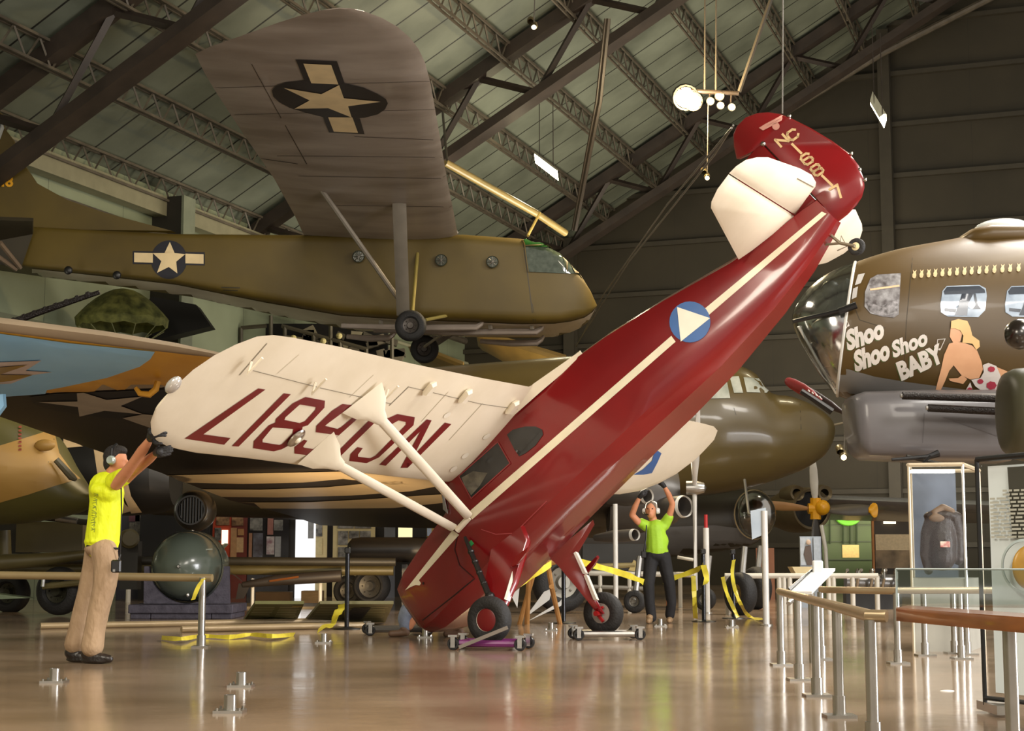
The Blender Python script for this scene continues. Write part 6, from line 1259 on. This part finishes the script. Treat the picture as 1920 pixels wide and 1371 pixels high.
tag(G().box(at(622, 1005, 39.2), (6.2, .2, 3.4)).ok('display_partition', mat('partition_dark', '2a241c', .6), None), 'dark partition standing behind the photo boards', 'partition')
# ================================================================ high level: parachute, catwalk, lamps, cables
pc = thing('parachute', 'camouflage canopy parachute hanging open under the glider', 'parachute', at(228, 640, 36))
ap_ = at(222, 541, 36); ce = at(229, 598, 36); rad = 88 * 36 / 3000
g = G(); n_ = 24; rs = []
for t in range(7):
    a = t / 6; r_ = rad * (a ** .8 if a else .02); z = ap_.z + (ce.z - ap_.z) * (a ** 1.5)
    rs.append([V((ce.x + r_ * cos(2 * pi * k / n_) * (1 if k % 2 else .97), 36 + r_ * sin(2 * pi * k / n_) * .9, z - (.05 if k % 2 == 0 else 0) * a)) for k in range(n_)])
rs.append([V((p_.x, p_.y, p_.z - .18)) + (V((ce.x, 36, 0)) - V((p_.x, p_.y, 0))) * .03 for p_ in rs[-1]])
g.rings(rs, False).ok('canopy', mat('camo_canopy', '7f8040', .8, col2='3f4318', scale=5), pc)
hz_ = at(228, 655, 36)
for k in range(0, 24, 2): G().tube([rs[-1][k], V((ce.x + .35 * cos(2 * pi * k / n_), 36, hz_.z))], .012, 4).ok('suspension_line', mat('line_green', '86885c', .7), pc)
# catwalk with rails in front of the side wall
cw = thing('catwalk', 'steel catwalk with slanting handrail behind the cream wing', 'catwalk', at(600, 700, 44))
rl = mat('rail_dark', '5c5646', .5, .3)
for a, b in (((452, 615), (500, 611)), ((452, 615), (452, 650)), ((528, 611), (688, 655)), ((415, 612), (415, 690)), ((420, 600), (420, 690))): G().tube([at(*a, 44), at(*b, 44)], .06, 6).ok('handrail', rl, cw)
for u, v in ((508, 592), (534, 612), (588, 628), (638, 641), (687, 655), (620, 600), (735, 620)): G().tube([at(u, v, 44), at(u, 700, 44)], .06, 6).ok('rail_post', rl, cw)
G().box(at(580, 705, 44.5), (5.4, 1.2, .3)).ok('deck', black, cw)
g = G(); g.box(at(610, 660, 45.6), (3.6, .3, 1.6)); g.ok('backdrop', mat('catwalk_dark', '17140f', .8), cw)
random.seed(11)
for k in range(26):
    u = random.uniform(540, 745); v = random.uniform(618, 668) + (u - 540) * .08; w_ = random.uniform(.2, .6)
    c_ = random.choice(('4a4436', '6a6250', '2c2820', '8a8268'))
    o = G().box(at(u, v, 45.0), (w_, .3, random.uniform(.15, .5)), M.Rotation(random.uniform(-.5, .5), 3, 'Y')).ok('stored_crate', mat('clutter_' + c_, c_, .6), cw)
for u, v in ((497, 640), (550, 634), (606, 640), (636, 630)): G().ball(at(u, v, 43.8), .09, 8, 6).ok('small_lamp', mat('lamp_pale', 'd6c98c', .4), cw)
tag(G().slab([at(u, v, 38.3) for u, v in ((290, 560), (372, 575), (400, 615), (300, 640), (250, 600))], V((0, .3, 0))).ok('dark_canopy', mat('cabinet_black', '15120f'), None), 'black angular roof panel behind the parachute', 'roof panel')
for (u0, v0, u1, v1, h_), lab in (((895, 640, 1060, 690, .35), 'tan aircraft wing tip far behind, under the glider nose'), ((770, 660, 870, 700, .3), 'small brown rounded wing tip far behind, beneath the glider wheel')):
    a = at(u0, v0, 48); b = at(u1, v1, 46); o = G().rings([[a.lerp(b, t) + V((0, c * 1.2, s_ * hh)) for c, s_ in sup(1, 1, 2, 16)] for t, hh in ((0, .03), (.05, h_ * .5), (.3, h_), (1, h_))]).ok('distant_wing', mat('distant_tan', '8a6d34', .5), None); tag(o, lab, 'wing')
# fluorescent fixtures
lampm = mat('tube_light', 'fff2c4', emit=22)
def fixture(a, b, y, lab, w_=.24):
    A_, B_ = at(*a, y), at(*b, y - 1.0); d = (B_ - A_); t = thing('ceiling_lamp', lab, 'lamp', A_.lerp(B_, .5), 'hanging tube lamps')
    s_ = d.normalized().cross(V((0, .75, .66))).normalized() * w_ / 2
    G().slab([A_ - s_, B_ - s_, B_ + s_, A_ + s_], V((0, 0, .03))).ok('diffuser', lampm, t)
    G().slab([A_ - s_ * 1.05 + V((0, 0, .06)), B_ - s_ * 1.05 + V((0, 0, .06)), B_ + s_ * 1.05 + V((0, 0, .06)), A_ + s_ * 1.05 + V((0, 0, .06))], V((0, 0, .03))).ok('housing', mat('fixture_white', 'b8b8a8', .4), t)
    c = A_.lerp(B_, .5)
    for k_ in (.2, .8): G().tube([A_.lerp(B_, k_), A_.lerp(B_, k_) + V((0, 0, 2.2))], .012, 4).ok('suspension_rod', steel, t)
    lamp('AREA', c - V((0, 0, .2)), 60, (1, .88, .6), .8, c - V((0, 0, 2)), name='tube_lamp_light')
fixture((1003, 297), (1046, 330), 46, 'glowing tube lamp above the glider nose')
fixture((1634, 186), (1660, 230), 40, 'glowing tube lamp beside the wall column at upper right')
# spotlight cluster
sY = 34
scl = thing('spotlight_cluster', 'cluster of glaring spotlights on a hanging bar left of the rudder', 'spotlights', at(1325, 185, sY))
G().tube([at(1275, 170, sY), at(1385, 175, sY)], .05, 8).ok('bar', steel, scl)
hot = mat('spot_hot', 'ffdf9a', emit=90); hot2 = mat('spot_warm', 'ffe2a8', emit=25)
for i, (u, v, r_, m_) in enumerate(((1286, 183, .27, hot), (1300, 190, .2, hot), (1332, 190, .085, hot2), (1349, 180, .1, hot2), (1351, 198, .08, hot2), (1372, 201, .08, hot2), (1310, 195, .06, hot2))):  # first lens oversized and second one added to stand for the glare
    c_ = at(u, v, sY); dr = V((-.15 if i else -.05, -1, -.35)).normalized()
    G().lathe([(r_ * .9, 0), (r_ * 1.05, -.02), (r_ * 1.1, .3), (r_ * .5, .45), (.001, .45)], frame(c_, -dr), 16).ok('lamp_housing', black, scl)
    G().ball(c_, (r_ * .85, r_ * .3, r_ * .85), 14, 8).ok('lens', m_, scl)
    G().tube([c_ + V((0, .15, .1)), V((c_.x, sY, at(1325, 172, sY).z))], .02, 6).ok('yoke', steel, scl)
for u in (1320, 1341): G().tube([at(u + 1, 172, sY), at(u + 2, -20, sY)], .02, 6).ok('hanging_rod', mat('rod_grey', '5c564c', .4), scl)
lamp('SPOT', at(1290, 186, sY - .6), 2600, (1, .8, .5), .2, at(960, 1000, 18), spot=2.4, name='spotlight_glow')
lamp('POINT', at(1290, 186, sY - .8), 1000, (1, .75, .4), .25, name='spotlight_spill')
for (u, v), lab in (((1001, 50), 'small pair of dim spotlights hanging in front of the roof truss'), ((1326, 333), 'small spotlight hanging on a thin cable left of the cream tailplane'), ((1582, 857), 'small spotlight hanging under the bomber nose')):
    yy = 30 if v < 100 else (34 if v < 500 else 27); t = thing('hanging_spotlight', lab, 'spotlight', at(u, v, yy), 'small hanging spotlights')
    for du, dv in ((0, 0), (-6, -9)): G().lathe([(.06, 0), (.07, .02), (.065, .14), (.02, .2), (.001, .2)], frame(at(u + du, v + dv, yy), (0, .6, .5)), 12).ok('lamp_housing', mat('housing_brass', '6e6040', .35, .5), t)
    for du, dv in ((0, 0),): G().ball(at(u + du, v + dv + 1, yy - .03), (.05, .02, .05), 10, 6).ok('lens', mat('spot_pale', 'ffeec8', emit=2), t)
    G().tube([at(u, v - 8, yy), at(u + (2 if v < 500 else 6), v - (60 if v < 100 else 150), yy)], .012, 6).ok('cable', mat('rod_grey', '5c564c'), t)
# ropes, rods and cables
def cable(pts, r_, lab, m_='rod_grey', cat='cable'):
    o = G().tube([at(*q_) for q_ in pts], r_, 6).ok('cable', mat(m_, '5c564c', .4), None); tag(o, lab, cat)
cable([(1467, 213, 15.6), (1468, -30, 15.6)], .008, 'thin hoist cable rising from the rudder top')
gw_ = thing('guy_wires', 'pair of thin diagonal guy wires running down left from the rudder to the glider nose', 'wires', at(1080, 650, 36))
for q4 in ([(1375, 235, 16), (1340, 290, 17), (1180, 490, 24), (1085, 640, 34)], [(1372, 240, 16), (1250, 385, 21), (1130, 555, 30), (1080, 650, 36)]): G().tube([at(*q_) for q_ in q4], .012, 6).ok('wire', mat('rod_grey', '5c564c', .4), gw_)
cable([(1386, 172, 34), (1452, -20, 34)], .05, 'grey conduit slanting up from the spotlight cluster', cat='pipe')
br_ = thing('brace_rods', 'pair of dark steel brace rods crossing the roof joists down to the corner', 'rods', at(1078, 432, 38))
for q4, r_ in (([(1141, 35, 36), (1125, 190, 36.5), (1105, 290, 37), (1078, 432, 38)], .06), ([(1135, 35, 36), (1118, 190, 36.5), (1099, 290, 37), (1073, 432, 38)], .03)): G().tube([at(*q_) for q_ in q4], r_, 6).ok('rod', mat('rod_dark', '35302a', .4), br_)
cable([(830, 210, 38), (838, 300, 36)], .03, 'short black pipe end beside the glider wing tip', 'rod_dark', 'pipe')
